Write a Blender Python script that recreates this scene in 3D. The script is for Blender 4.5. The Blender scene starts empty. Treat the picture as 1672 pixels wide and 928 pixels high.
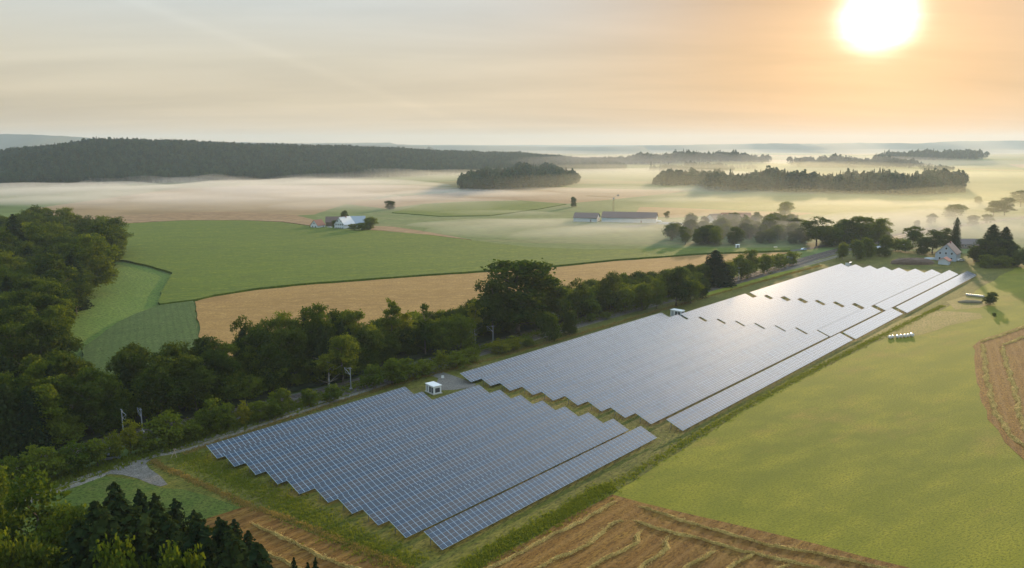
import bpy, bmesh, math, random
import numpy as np
from mathutils import Vector, Matrix
R = math.radians
random.seed(7); rng = np.random.default_rng(7)
SC = bpy.context.scene
COL = SC.collection
# ------------------------------------------------------------------ camera
F, HZ, CH = 1280.0, 238.0, 70.0          # focal length and horizon row in photo pixels, camera height in metres
PITCH = math.atan((464 - HZ) / F)
cam_d = bpy.data.cameras.new('camera'); cam = bpy.data.objects.new('camera', cam_d); COL.objects.link(cam)
cam.location = (0, 0, CH); cam.rotation_euler = (math.pi / 2 - PITCH, 0, 0)
cam_d.sensor_width = 36; cam_d.lens = 36 * F / 1672; cam_d.clip_start = 1; cam_d.clip_end = 60000
SC.camera = cam
# ------------------------------------------------------------------ light and sky
SUN_AZ, SUN_EL = R(24.1), R(8.3)
SUN = Vector((math.sin(SUN_AZ) * math.cos(SUN_EL), math.cos(SUN_AZ) * math.cos(SUN_EL), math.sin(SUN_EL)))
sd = bpy.data.lights.new('sun', 'SUN'); sd.energy = 5.0; sd.angle = R(0.6); sd.color = (1.0, 0.70, 0.38)
so = bpy.data.objects.new('sun', sd); COL.objects.link(so)
so.rotation_euler = (-SUN).to_track_quat('-Z', 'Y').to_euler(); so.location = (200, 300, 300)
SC.view_settings.view_transform = 'Standard'; SC.view_settings.look = 'None'
SC.view_settings.exposure = 0.20; SC.view_settings.gamma = 1.0
cy = SC.cycles
cy.use_denoising = True; cy.max_bounces = 6; cy.diffuse_bounces = 2; cy.glossy_bounces = 2
cy.transmission_bounces = 2; cy.transparent_max_bounces = 6; cy.volume_bounces = 1
cy.use_adaptive_sampling = True; cy.adaptive_threshold = 0.008

def make_world():
    w = bpy.data.worlds.new('World'); SC.world = w; w.use_nodes = True
    nt = w.node_tree; nt.nodes.clear(); N = nt.nodes; L = nt.links
    def m(op, a, b=None, c=None):
        n = N.new('ShaderNodeMath'); n.operation = op
        for i, v in enumerate((a, b, c)):
            if v is None: continue
            if isinstance(v, (int, float)): n.inputs[i].default_value = v
            else: L.new(v, n.inputs[i])
        return n.outputs[0]
    def vm(op, a, b):
        n = N.new('ShaderNodeVectorMath'); n.operation = op
        for i, v in enumerate((a, b)):
            if isinstance(v, (tuple, Vector)): n.inputs[i].default_value = v
            else: L.new(v, n.inputs[i])
        return n
    def col(v, c):                                                     # scalar times colour
        n = N.new('ShaderNodeMix'); n.data_type = 'RGBA'; n.blend_type = 'MIX'; n.clamp_factor = False
        n.inputs[6].default_value = (0, 0, 0, 1); n.inputs[7].default_value = (*c, 1); L.new(v, n.inputs[0]); return n.outputs[2]
    def add(a, b):
        return vm('ADD', a, b).outputs[0]
    tc = N.new('ShaderNodeTexCoord'); d = vm('NORMALIZE', tc.outputs['Generated'], (0, 0, 0)).outputs[0]
    sp = N.new('ShaderNodeSeparateXYZ'); L.new(d, sp.inputs[0]); z = sp.outputs[2]
    sky = N.new('ShaderNodeTexSky'); sky.sky_type = 'NISHITA'; sky.sun_disc = False
    sky.sun_elevation = SUN_EL; sky.sun_rotation = SUN_AZ; sky.air_density = 1.2; sky.dust_density = 2.0
    b1 = N.new('ShaderNodeBackground'); b1.inputs[1].default_value = SKY_S; L.new(sky.outputs[0], b1.inputs[0])
    # thin veil of high cloud lit by the low sun
    ramp = N.new('ShaderNodeValToRGB'); el = ramp.color_ramp.elements
    stops = VEIL
    el[0].position = stops[0][0]; el[0].color = (*stops[0][1], 1); el[1].position = stops[-1][0]; el[1].color = (*stops[-1][1], 1)
    for p, c in stops[1:-1]:
        e = el.new(p); e.color = (*c, 1)
    L.new(z, ramp.inputs[0])
    cosT = vm('DOT_PRODUCT', d, SUN).outputs['Value']
    th2 = m('MULTIPLY', m('SUBTRACT', 1.0, cosT), 2.0)                # angle squared, in radians
    # streaky cloud pattern on a flat layer
    zz = m('ADD', m('MAXIMUM', z, 0.0), 0.09)
    comb = N.new('ShaderNodeCombineXYZ'); L.new(m('DIVIDE', sp.outputs[0], zz), comb.inputs[0]); L.new(m('DIVIDE', sp.outputs[1], zz), comb.inputs[1])
    mp = N.new('ShaderNodeMapping'); mp.inputs['Rotation'].default_value = (0, 0, R(-12)); mp.inputs['Scale'].default_value = (0.22, 0.62, 1)
    L.new(comb.outputs[0], mp.inputs[0])
    no = N.new('ShaderNodeTexNoise'); no.inputs['Scale'].default_value = 1.3; no.inputs['Detail'].default_value = 6; no.inputs['Roughness'].default_value = 0.55; no.inputs['Distortion'].default_value = 0.4
    L.new(mp.outputs[0], no.inputs[0])
    no2 = N.new('ShaderNodeTexNoise'); no2.inputs['Scale'].default_value = 0.55; no2.inputs['Detail'].default_value = 3
    L.new(mp.outputs[0], no2.inputs[0])
    cl = m('ADD', m('MULTIPLY', m('SUBTRACT', no.outputs[0], 0.5), 0.85), m('MULTIPLY', m('SUBTRACT', no2.outputs[0], 0.5), 0.55))
    # condensation trail: thin band round a great circle
    def dirpx(px, py):
        x = (px - 836) / F; y = -(py - 464) / F; c, s = math.cos(PITCH), math.sin(PITCH)
        return Vector((x, c + y * s, -s + y * c)).normalized()
    tn = dirpx(215, 0).cross(dirpx(540, 122)).normalized()
    td = m('ABSOLUTE', vm('DOT_PRODUCT', d, tn).outputs['Value'])
    trail = m('MULTIPLY', m('EXPONENT', m('MULTIPLY', m('MULTIPLY', td, td), -1 / 0.006 ** 2)), m('MULTIPLY', no.outputs[0], 0.11))
    mod = m('ADD', m('ADD', 1.0, m('MULTIPLY', cl, .72)), trail)
    glow = m('EXPONENT', m('MULTIPLY', th2, -1 / 0.55 ** 2))
    glow2 = m('EXPONENT', m('MULTIPLY', th2, -1 / 0.27 ** 2))
    disc = m('EXPONENT', m('MULTIPLY', m('ADD', th2, m('MULTIPLY', cl, -0.0035)), -1 / 0.026 ** 2))
    veil = add(ramp.outputs[0], col(glow, GLOW)); 
    wm = N.new('ShaderNodeMix'); wm.data_type = 'RGBA'; L.new(m('MULTIPLY', glow2, .92), wm.inputs[0]); L.new(veil, wm.inputs[6]); wm.inputs[7].default_value = (*GLOW2, 1); veil = wm.outputs[2]
    # bright lobe added to the unseen sky above the frame, for panel reflections
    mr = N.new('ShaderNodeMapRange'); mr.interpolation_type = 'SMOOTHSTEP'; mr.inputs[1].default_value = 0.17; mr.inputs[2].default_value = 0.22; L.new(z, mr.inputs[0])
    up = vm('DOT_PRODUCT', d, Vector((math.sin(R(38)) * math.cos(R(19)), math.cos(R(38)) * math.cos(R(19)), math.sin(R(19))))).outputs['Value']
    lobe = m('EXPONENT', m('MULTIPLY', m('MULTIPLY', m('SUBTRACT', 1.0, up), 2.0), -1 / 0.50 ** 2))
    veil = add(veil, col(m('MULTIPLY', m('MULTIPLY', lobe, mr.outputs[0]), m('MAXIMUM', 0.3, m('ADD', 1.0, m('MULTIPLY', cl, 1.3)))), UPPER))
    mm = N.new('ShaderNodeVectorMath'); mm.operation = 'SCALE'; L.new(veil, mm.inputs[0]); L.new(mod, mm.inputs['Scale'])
    halo = m('MULTIPLY', m('EXPONENT', m('MULTIPLY', th2, -1 / 0.10 ** 2)), m('ADD', 1.0, m('MULTIPLY', cl, 1.6)))
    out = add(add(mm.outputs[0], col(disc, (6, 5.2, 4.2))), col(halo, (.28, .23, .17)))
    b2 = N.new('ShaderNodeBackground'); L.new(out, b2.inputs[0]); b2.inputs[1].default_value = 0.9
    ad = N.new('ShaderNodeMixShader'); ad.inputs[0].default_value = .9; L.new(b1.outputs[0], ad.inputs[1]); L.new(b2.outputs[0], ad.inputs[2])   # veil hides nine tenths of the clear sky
    wo = N.new('ShaderNodeOutputWorld'); L.new(ad.outputs[0], wo.inputs[0])
SKY_S = 0.05
VEIL = [(0.0, (.62, .47, .30)), (.05, (.67, .57, .40)), (.10, (.68, .63, .50)), (.16, (.62, .65, .62)), (.35, (.76, .90, .98)), (.6, (.66, .86, 1.05)), (1.0, (.60, .86, 1.15))]  # upper stops, unseen above the frame, are raised to brighten the land
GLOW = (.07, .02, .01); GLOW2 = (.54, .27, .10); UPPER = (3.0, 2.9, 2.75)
make_world()

# ------------------------------------------------------------------ helpers
def interp(x, pts): return float(np.interp(x, [p[0] for p in pts], [p[1] for p in pts]))
CREST = [(-2600, 20), (-1500, 24), (-1240, 30), (-1100, 47), (-944, 64), (-800, 62), (-600, 54), (-290, 40), (40, 26), (250, 6), (420, 0)]
BASE = [(-2600, 1200), (-900, 1300), (-640, 1500), (-320, 1690), (-120, 1960), (250, 2250), (420, 2300)]
BUMPS = [(620, 2650, 260, 240, 24), (1060, 2450, 240, 160, 11), (1720, 3150, 300, 220, 23), (2130, 3000, 200, 200, 22)]
def sstep(t): t = min(1, max(0, t)); return t * t * (3 - 2 * t)
def T(x, y):
    z = 0.0
    if y > 1100:
        b = interp(x, BASE); c = interp(x, CREST)
        if y > b:
            z += c * (sstep((y - b) / 560) if y < b + 560 else 1 - 0.75 * sstep((y - b - 700) / 1600))
            z += 2.5 * math.sin(x / 130 + y / 210) * sstep((y - b) / 300) * (c / 60)
        for bx, by, sx, sy, h in BUMPS:
            q = ((x - bx) / sx) ** 2 + ((y - by) / sy) ** 2
            if q < 12: z += h * math.exp(-q)
    return z
def ray(px, py):
    x = (px - 836) / F; y = -(py - 464) / F; c, s = math.cos(PITCH), math.sin(PITCH)
    return Vector((x, c + y * s, -s + y * c))
def G(px, py, z=None):
    d = ray(px, py); t = (CH - (z or 0)) / -d.z
    if z is None and d.y * t > 1100:
        t = 1000.0 / d.y
        while t * d.y < 12000:
            if CH + d.z * t <= T(d.x * t, d.y * t): break
            t += 8
    p = d * t; return Vector((p.x, p.y, (T(p.x, p.y) if z is None else z)))
def ztop(px, py, D):
    d = ray(px, py); return CH + d.z * D / d.y
def tag(o, label=None, cat=None, group=None, kind=None):
    if label: o['label'] = label
    if cat: o['category'] = cat
    if group: o['group'] = group
    if kind: o['kind'] = kind
    return o
def link(name, me, mat=None, parent=None):
    o = bpy.data.objects.new(name, me); COL.objects.link(o)
    if mat is not None and me is not None and not me.materials:
        for mm in (mat if isinstance(mat, (list, tuple)) else [mat]): me.materials.append(mm)
    if parent is not None: o.parent = parent
    return o
def mesh(name, V, Fc, mi=None, smooth=False):
    me = bpy.data.meshes.new(name)
    if isinstance(V, np.ndarray): V = V.tolist()
    me.from_pydata(V, [], Fc if not isinstance(Fc, np.ndarray) else Fc.tolist())
    if mi is not None: me.polygons.foreach_set('material_index', mi)
    if smooth: me.polygons.foreach_set('use_smooth', [True] * len(me.polygons))
    me.update(); return me
def empty(name, loc, rz=0):
    o = bpy.data.objects.new(name, None); COL.objects.link(o); o.location = loc; o.rotation_euler = (0, 0, rz); o.empty_display_size = .5; return o
class MB:
    def __init__(s): s.v = []; s.f = []
    def add(s, V, Fc):
        k = len(s.v); s.v += [tuple(v) for v in V]; s.f += [tuple(i + k for i in f) for f in Fc]; return s
    def box(s, x0, x1, y0, y1, z0, z1, M=None):
        V = [Vector(p) for p in ((x0,y0,z0),(x1,y0,z0),(x1,y1,z0),(x0,y1,z0),(x0,y0,z1),(x1,y0,z1),(x1,y1,z1),(x0,y1,z1))]
        if M: V = [M @ v for v in V]
        return s.add(V, [(3,2,1,0),(4,5,6,7),(0,1,5,4),(1,2,6,5),(2,3,7,6),(3,0,4,7)])
    def bar(s, a, b, r0, r1=None, n=6):
        a, b = Vector(a), Vector(b); r1 = r0 if r1 is None else r1; d = (b - a).normalized()
        u = d.orthogonal().normalized(); w = d.cross(u)
        V = [p + (u * math.cos(2*math.pi*i/n) + w * math.sin(2*math.pi*i/n)) * r for p, r in ((a, r0), (b, r1)) for i in range(n)]
        return s.add(V, [(i, (i+1) % n, n + (i+1) % n, n + i) for i in range(n)] + [tuple(range(n))[::-1], tuple(range(n, 2*n))])
    def build(s, name, mat, parent=None, bevel=0, smooth=False):
        me = mesh(name, s.v, s.f, smooth=smooth); o = link(name, me, mat, parent)
        if bevel:
            b = o.modifiers.new('bevel', 'BEVEL'); b.width = bevel; b.segments = 2
        return o
ORD = ['first', 'second', 'third', 'fourth', 'fifth', 'sixth', 'seventh', 'eighth', 'ninth', 'tenth', 'eleventh', 'twelfth']

# ------------------------------------------------------------------ materials
def newmat(name):
    m = bpy.data.materials.new(name); m.use_nodes = True; nt = m.node_tree; nt.nodes.clear()
    out = nt.nodes.new('ShaderNodeOutputMaterial'); return m, nt, out
def P(name, c, rough=.7, metal=0, spec=.5, noise=0.0, nscale=3.0, coat=0):
    m, nt, out = newmat(name); b = nt.nodes.new('ShaderNodeBsdfPrincipled'); nt.links.new(b.outputs[0], out.inputs[0])
    b.inputs['Base Color'].default_value = (*c, 1); b.inputs['Roughness'].default_value = rough; b.inputs['Metallic'].default_value = metal
    b.inputs['Specular IOR Level'].default_value = spec; b.inputs['Coat Weight'].default_value = coat
    if noise:
        tc = nt.nodes.new('ShaderNodeTexCoord'); n = nt.nodes.new('ShaderNodeTexNoise'); n.inputs['Scale'].default_value = nscale; n.inputs['Detail'].default_value = 5
        nt.links.new(tc.outputs['Object'], n.inputs[0]); mx = nt.nodes.new('ShaderNodeMix'); mx.data_type = 'RGBA'
        mx.inputs[6].default_value = (*[v * (1 - noise) for v in c], 1); mx.inputs[7].default_value = (*[min(1, v * (1 + noise)) for v in c], 1)
        nt.links.new(n.outputs[0], mx.inputs[0]); nt.links.new(mx.outputs[2], b.inputs['Base Color'])
    return m
def ground_mat(name, cols, big=.012, mid=.09, fine=.9, bump=.3, stretch=None, rows=None, fc=.45, rough=.9):
    """cols: dark, main, light, accent. big/mid/fine: noise frequencies per metre. rows=(angle, period m, amount, colour)."""
    m, nt, out = newmat(name); N, L = nt.nodes, nt.links
    b = N.new('ShaderNodeBsdfPrincipled'); b.inputs['Roughness'].default_value = rough; b.inputs['Specular IOR Level'].default_value = .15
    L.new(b.outputs[0], out.inputs[0])
    tc = N.new('ShaderNodeTexCoord'); mp = N.new('ShaderNodeMapping'); L.new(tc.outputs['Object'], mp.inputs[0])
    if stretch: mp.vector_type = 'TEXTURE'; mp.inputs['Rotation'].default_value = (0, 0, R(stretch[0])); mp.inputs['Scale'].default_value = (1 / stretch[1], 1, 1)
    def noise(s, det=6, rg=.6, src=mp.outputs[0]):
        n = N.new('ShaderNodeTexNoise'); n.inputs['Scale'].default_value = s; n.inputs['Detail'].default_value = det; n.inputs['Roughness'].default_value = rg; L.new(src, n.inputs[0]); return n.outputs[0]
    def ramp(f, a, bb):
        r = N.new('ShaderNodeMapRange'); r.inputs[1].default_value = a; r.inputs[2].default_value = bb; L.new(f, r.inputs[0]); return r.outputs[0]
    def mix(f, a, bb):
        x = N.new('ShaderNodeMix'); x.data_type = 'RGBA'
        for i, v in ((6, a), (7, bb)):
            if isinstance(v, tuple): x.inputs[i].default_value = (*v, 1)
            else: L.new(v, x.inputs[i])
        if isinstance(f, float): x.inputs[0].default_value = f
        else: L.new(f, x.inputs[0])
        return x.outputs[2]
    nb, nm, nf = noise(big, 4), noise(mid, 7, .65), noise(fine, 6, .7)
    c = mix(ramp(nb, .36, .64), cols[0], cols[1]); c = mix(ramp(nm, .45, .72), c, cols[2])
    if len(cols) > 3: c = mix(ramp(noise(big * 2.7, 6, .7), .56, .70), c, cols[3])
    dk = tuple(v * fc for v in cols[0]); c = mix(ramp(nf, .56, .36), c, dk)
    if rows:
        mr = N.new('ShaderNodeMapping'); mr.vector_type = 'TEXTURE'; mr.inputs['Rotation'].default_value = (0, 0, R(rows[0])); L.new(tc.outputs['Object'], mr.inputs[0])
        wv = N.new('ShaderNodeTexWave'); wv.inputs['Scale'].default_value = 1 / rows[1] / 3.18; wv.inputs['Distortion'].default_value = rows[4] if len(rows) > 4 else 1.0; wv.inputs['Detail'].default_value = 2; wv.inputs['Detail Scale'].default_value = .5
        L.new(mr.outputs[0], wv.inputs[0])
        mu = N.new('ShaderNodeMath'); mu.operation = 'MULTIPLY'; L.new(ramp(wv.outputs['Fac'], .55, .95), mu.inputs[0]); mu.inputs[1].default_value = rows[2]
        c = mix(mu.outputs[0], c, rows[3])
    L.new(c, b.inputs['Base Color'])
    bp = N.new('ShaderNodeBump'); bp.inputs['Strength'].default_value = bump; bp.inputs['Distance'].default_value = .6; L.new(nf, bp.inputs['Height']); L.new(bp.outputs[0], b.inputs['Normal'])
    return m
def leaf_mat(name, dark, light, trans=.35, sp=.4):
    m, nt, out = newmat(name); N, L = nt.nodes, nt.links
    oi = N.new('ShaderNodeObjectInfo'); ge = N.new('ShaderNodeNewGeometry')
    mx = N.new('ShaderNodeMix'); mx.data_type = 'RGBA'; mx.inputs[6].default_value = (*dark, 1); mx.inputs[7].default_value = (*light, 1)
    a = N.new('ShaderNodeMath'); a.operation = 'MULTIPLY_ADD'; L.new(ge.outputs['Random Per Island'], a.inputs[0]); a.inputs[1].default_value = sp
    mu = N.new('ShaderNodeMath'); mu.operation = 'MULTIPLY'; L.new(oi.outputs['Random'], mu.inputs[0]); mu.inputs[1].default_value = 1 - sp
    L.new(mu.outputs[0], a.inputs[2]); L.new(a.outputs[0], mx.inputs[0])
    d = N.new('ShaderNodeBsdfDiffuse'); t = N.new('ShaderNodeBsdfTranslucent'); L.new(mx.outputs[2], d.inputs[0])
    tm = N.new('ShaderNodeMix'); tm.data_type = 'RGBA'; tm.blend_type = 'MULTIPLY'; tm.inputs[0].default_value = 1; L.new(mx.outputs[2], tm.inputs[6]); tm.inputs[7].default_value = (1.5, 1.35, .5, 1)
    L.new(tm.outputs[2], t.inputs[0])
    ms = N.new('ShaderNodeMixShader'); ms.inputs[0].default_value = trans; L.new(d.outputs[0], ms.inputs[1]); L.new(t.outputs[0], ms.inputs[2]); L.new(ms.outputs[0], out.inputs[0])
    return m
M = {}
M['meadow'] = ground_mat('meadow', [(.125, .145, .006), (.22, .21, .008), (.27, .245, .016), (.25, .185, .028)], .015, .11, 3.0, .25, (35, .45), fc=.68, rows=(125, 13, .22, (.10, .12, .008), 3.0))
M['rough_grass'] = ground_mat('rough_grass', [(.085, .10, .014), (.15, .145, .018), (.22, .19, .04), (.22, .15, .06)], .035, .22, 1.6, .8, (48, .45))
M['wheat'] = ground_mat('wheat', [(.25, .145, .042), (.33, .20, .060), (.41, .26, .085), (.23, .135, .045)], .012, .28, 1.6, .4, (12, .6), fc=.72, rows=(100, 21, .18, (.22, .13, .05), 2.5))
M['maize'] = ground_mat('maize', [(.070, .115, .006), (.100, .145, .007), (.155, .185, .012), (.080, .115, .01)], .008, .28, 1.1, .4, (12, .6), fc=.7, rows=(104, 24, .22, (.06, .10, .015), 1.5))
M['corn_rows'] = ground_mat('corn_rows', [(.05, .095, .02), (.065, .115, .024), (.09, .14, .035)], .02, .2, 1.2, .5, None, (25, 2.6, .45, (.035, .065, .012), 1.2))
M['cut_meadow'] = ground_mat('cut_meadow', [(.10, .17, .024), (.135, .20, .03), (.16, .22, .04)], .02, .12, 1.2, .4, (-30, .4))
M['stubble'] = ground_mat('stubble', [(.15, .070, .011), (.21, .102, .016), (.28, .155, .028), (.16, .09, .018)], .03, .35, 2.6, .6, (48.5, .35), (138.5, 2.6, .22, (.34, .20, .07), 1.2))
M['stubble_side'] = ground_mat('stubble_side', [(.17, .080, .013), (.23, .115, .019), (.30, .17, .032), (.17, .095, .018)], .03, .3, 2.2, .6, (62, .35), (152, 2.6, .22, (.30, .18, .08), 1.2))
M['tan_field'] = ground_mat('tan_field', [(.26, .16, .075), (.30, .19, .095), (.33, .22, .12)], .006, .05, .6, .2, (-10, .2))
M['pale_green'] = ground_mat('pale_green', [(.10, .15, .035), (.14, .18, .05), (.18, .19, .07), (.21, .17, .08)], .005, .03, .5, .2, (-6, .2))
M['dry_grass'] = ground_mat('dry_grass', [(.18, .16, .03), (.24, .19, .05), (.30, .22, .09), (.15, .16, .02)], .05, .16, 1.4, .3, (60, .3), fc=.7)
M['gravel'] = ground_mat('gravel', [(.16, .15, .13), (.21, .195, .17), (.27, .25, .22)], .06, .5, 3, .5)
M['track'] = ground_mat('track', [(.18, .165, .13), (.27, .25, .21), (.33, .31, .27), (.20, .19, .13)], .05, .5, 3, .5)
M['ballast'] = ground_mat('ballast', [(.11, .10, .088), (.15, .135, .12), (.19, .165, .145)], .06, .5, 4, .8)
M['asphalt'] = ground_mat('asphalt', [(.10, .10, .10), (.13, .125, .12), (.16, .155, .15)], .06, .5, 4, .3)
M['straw'] = ground_mat('straw', [(.52, .34, .09), (.66, .46, .13), (.74, .54, .18)], .3, 1.5, 5, .9)
M['leaf'] = leaf_mat('leaf', (.026, .056, .009), (.12, .155, .016), .45)
M['leaf_dark'] = leaf_mat('leaf_dark', (.018, .040, .009), (.078, .105, .015), .4)
M['leaf_yellow'] = leaf_mat('leaf_yellow', (.09, .13, .014), (.24, .23, .02), .5)
M['leaf_blue'] = leaf_mat('leaf_blue', (.006, .030, .026), (.042, .080, .038), .25)  # far woods: blue of the distant haze put into the leaf colour
M['leaf_bush'] = leaf_mat('leaf_bush', (.045, .085, .012), (.15, .18, .02), .45)
M['needle'] = leaf_mat('needle', (.010, .024, .012), (.040, .058, .016), .2)
M['bark'] = P('bark', (.09, .07, .05), .9, noise=.4, nscale=2)
M['bark_pale'] = P('bark_pale', (.30, .26, .21), .9, noise=.4, nscale=2)
M['verge'] = leaf_mat('verge', (.07, .12, .014), (.17, .20, .028), .45)
M['verge_dry'] = leaf_mat('verge_dry', (.20, .16, .06), (.36, .27, .12), .45)

# ------------------------------------------------------------------ terrain
def ground():
    ys = list(np.arange(-400, 3400, 40.)) + list(3400 * (12900 / 3400) ** np.linspace(0, 1, 26))
    xh = list(np.arange(0, 2600, 50.)) + list(2600 * (12900 / 2600) ** np.linspace(0, 1, 16))
    xs = sorted([-v for v in xh[1:]] + xh)
    nx, ny = len(xs), len(ys)
    V = [(x, y, T(x, y)) for y in ys for x in xs]
    Fc = [(j * nx + i, j * nx + i + 1, (j + 1) * nx + i + 1, (j + 1) * nx + i) for j in range(ny - 1) for i in range(nx - 1)]
    o = link('ground', mesh('ground', V, Fc, smooth=True), None)
    # meadow near by, a patchwork of far fields beyond 1 km
    m, nt, out = newmat('ground'); N, L = nt.nodes, nt.links
    b = N.new('ShaderNodeBsdfPrincipled'); b.inputs['Roughness'].default_value = .95; b.inputs['Specular IOR Level'].default_value = .1; L.new(b.outputs[0], out.inputs[0])
    tc = N.new('ShaderNodeTexCoord'); mp = N.new('ShaderNodeMapping'); mp.inputs['Scale'].default_value = (.0022, .0016, .002); mp.inputs['Rotation'].default_value = (0, 0, .5); L.new(tc.outputs['Object'], mp.inputs[0])
    vo = N.new('ShaderNodeTexVoronoi'); vo.inputs['Scale'].default_value = 1.0; L.new(mp.outputs[0], vo.inputs[0])
    r = N.new('ShaderNodeValToRGB'); r.color_ramp.interpolation = 'CONSTANT'; sp = N.new('ShaderNodeSeparateColor'); L.new(vo.outputs['Color'], sp.inputs[0]); L.new(sp.outputs[0], r.inputs[0])
    e = r.color_ramp.elements; e[0].color = (.10, .14, .035, 1); e[1].position = .3; e[1].color = (.13, .17, .05, 1)
    for p, c in ((.5, (.26, .18, .09)), (.66, (.09, .13, .035)), (.82, (.20, .17, .07))): q = e.new(p); q.color = (*c, 1)
    n = N.new('ShaderNodeTexNoise'); n.inputs['Scale'].default_value = .012; n.inputs['Detail'].default_value = 8; n.inputs['Roughness'].default_value = .7; L.new(tc.outputs['Object'], n.inputs[0])
    mx = N.new('ShaderNodeMix'); mx.data_type = 'RGBA'; mx.blend_type = 'MULTIPLY'; mx.inputs[0].default_value = .8; L.new(r.outputs[0], mx.inputs[6])
    rr = N.new('ShaderNodeMapRange'); rr.inputs[1].default_value = .3; rr.inputs[2].default_value = .7; rr.inputs[3].default_value = .65; rr.inputs[4].default_value = 1.25; L.new(n.outputs[0], rr.inputs[0]); L.new(rr.outputs[0], mx.inputs[7])
    L.new(mx.outputs[2], b.inputs['Base Color'])
    o.data.materials.append(m); tag(o, kind='structure')
ground()
def sheet(name, pts, z, mat, px=True, kind='structure', height=0, label=None, cat=None):
    """flat field from outline points (photo pixels on the ground, or metres); height gives a standing crop with sides"""
    Q0 = [G(*p, 0) if px else Vector((*p, 0)) for p in pts]; Q = []; gj = random.Random(len(pts) + int(abs(pts[0][0])))
    for i, p in enumerate(Q0):                                     # real margins wander a little
        q = Q0[(i + 1) % len(Q0)]; L_ = (q - p).length; Q.append(p); k = int(L_ / 6) if p.y < 900 else 0; nrm = Vector((-(q - p).y, (q - p).x, 0)).normalized() if L_ else Vector()
        for j in range(1, min(k, 60)): Q.append(p.lerp(q, j / min(k, 60)) + nrm * gj.gauss(0, .35))
    area = sum(Q[i-1].x * Q[i].y - Q[i].x * Q[i-1].y for i in range(len(Q)))
    if area < 0: Q.reverse()
    from mathutils.geometry import tessellate_polygon
    n = len(Q); V = [(q.x, q.y, z + height) for q in Q]; Fc = []
    for t in tessellate_polygon([[Vector((q.x, q.y, 0)) for q in Q]]):
        a, b, c = (Q[i] for i in t); Fc.append(t if (b.x-a.x)*(c.y-a.y) - (b.y-a.y)*(c.x-a.x) > 0 else t[::-1])
    if height:
        V += [(q.x, q.y, -.02) for q in Q]
        for i in range(n): Fc.append((n + i, n + (i+1) % n, (i+1) % n, i))
    me = mesh(name, V, Fc)
    o = link(name, me, mat); tag(o, label, cat, kind=kind); return o
def smoothline(P_, n=8):
    """Catmull-Rom through points"""
    P_ = [Vector(p) for p in P_]; out = []
    for i in range(len(P_) - 1):
        a, b, c, d = P_[max(i-1, 0)], P_[i], P_[i+1], P_[min(i+2, len(P_)-1)]
        for k in range(n):
            t = k / n; out.append(.5 * ((2*b) + (c-a)*t + (2*a-5*b+4*c-d)*t*t + (3*b-a-3*c+d)*t**3))
    out.append(P_[-1]); return out
def ribbon(name, line, w, z, mat, kind='structure', jit=0, offs=0):
    V = []; n = len(line)
    for i, p in enumerate(line):
        d = (line[min(i+1, n-1)] - line[max(i-1, 0)]); d = Vector((d.x, d.y, 0)).normalized(); s = Vector((-d.y, d.x, 0))
        ww = w / 2 * (1 + random.uniform(-jit, jit)); V += [p + s * (offs - ww) + Vector((0, 0, z)), p + s * (offs + ww) + Vector((0, 0, z))]
    Fc = [(2*i, 2*i+2, 2*i+3, 2*i+1) for i in range(n-1)]
    Fc = [f[::-1] if False else f for f in Fc]
    o = link(name, mesh(name, V, Fc), mat)
    if kind: tag(o, kind=kind)
    return o
sheet('meadow', [(690, 1130), (1000, 790), (1240, 648), (1420, 557), (1560, 487), (1625, 446), (1640, 425), (1900, 418), (2600, 430), (2600, 1130)], .02, M['meadow'])
sheet('park_verge', [(560, 1130), (700, 1130), (1010, 800), (1240, 655), (1425, 560), (1570, 490), (1640, 447), (1700, 420), (1380, 405), (1330, 425), (1100, 480), (850, 552), (640, 612), (450, 672), (335, 708), (100, 780), (-150, 850), (-150, 1130)], .04, M['rough_grass'])
TRK = smoothline([G(*p, 0) for p in ((-160, 890), (0, 835), (115, 792), (170, 772), (240, 746), (300, 733), (340, 720), (450, 684), (640, 622), (700, 602), (850, 560), (1000, 517), (1100, 487), (1200, 460), (1300, 437), (1345, 425), (1385, 414))])
ribbon('track', TRK, 3.9, .07, M['track'], jit=.08)
ribbon('track_median', TRK, .6, .085, M['rough_grass'], jit=.5)
M['shade_meadow'] = ground_mat('shade_meadow', [(.075, .115, .016), (.10, .14, .02), (.14, .16, .03), (.15, .14, .04)], .03, .2, 1.5, .6)  # darker green, the shading of this corner put into the colour
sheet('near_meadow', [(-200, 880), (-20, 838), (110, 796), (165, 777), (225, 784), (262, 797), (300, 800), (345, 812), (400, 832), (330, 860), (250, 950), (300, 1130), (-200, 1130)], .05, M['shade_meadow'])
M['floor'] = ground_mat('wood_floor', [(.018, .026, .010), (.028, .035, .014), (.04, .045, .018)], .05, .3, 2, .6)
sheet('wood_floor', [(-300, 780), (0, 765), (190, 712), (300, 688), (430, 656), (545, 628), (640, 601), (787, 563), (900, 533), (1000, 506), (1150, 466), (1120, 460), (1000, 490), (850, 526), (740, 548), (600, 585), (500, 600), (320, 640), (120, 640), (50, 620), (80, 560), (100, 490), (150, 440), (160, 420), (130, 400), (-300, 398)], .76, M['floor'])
M['lush'] = ground_mat('lush_grass', [(.17, .20, .012), (.25, .27, .016), (.30, .29, .03)], .05, .2, 1.6, .4, fc=.7)
sheet('lush_verge', [(1150, 487), (1200, 472), (1260, 455), (1330, 432), (1345, 422), (1290, 438), (1230, 454), (1155, 477)], .06, M['lush'])
sheet('gravel_apron', [(225, 747), (200, 760), (168, 774), (200, 776), (225, 782), (246, 791), (262, 795), (274, 792), (262, 778), (244, 766), (238, 757), (250, 748), (262, 742)], .08, M['gravel'])
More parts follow.
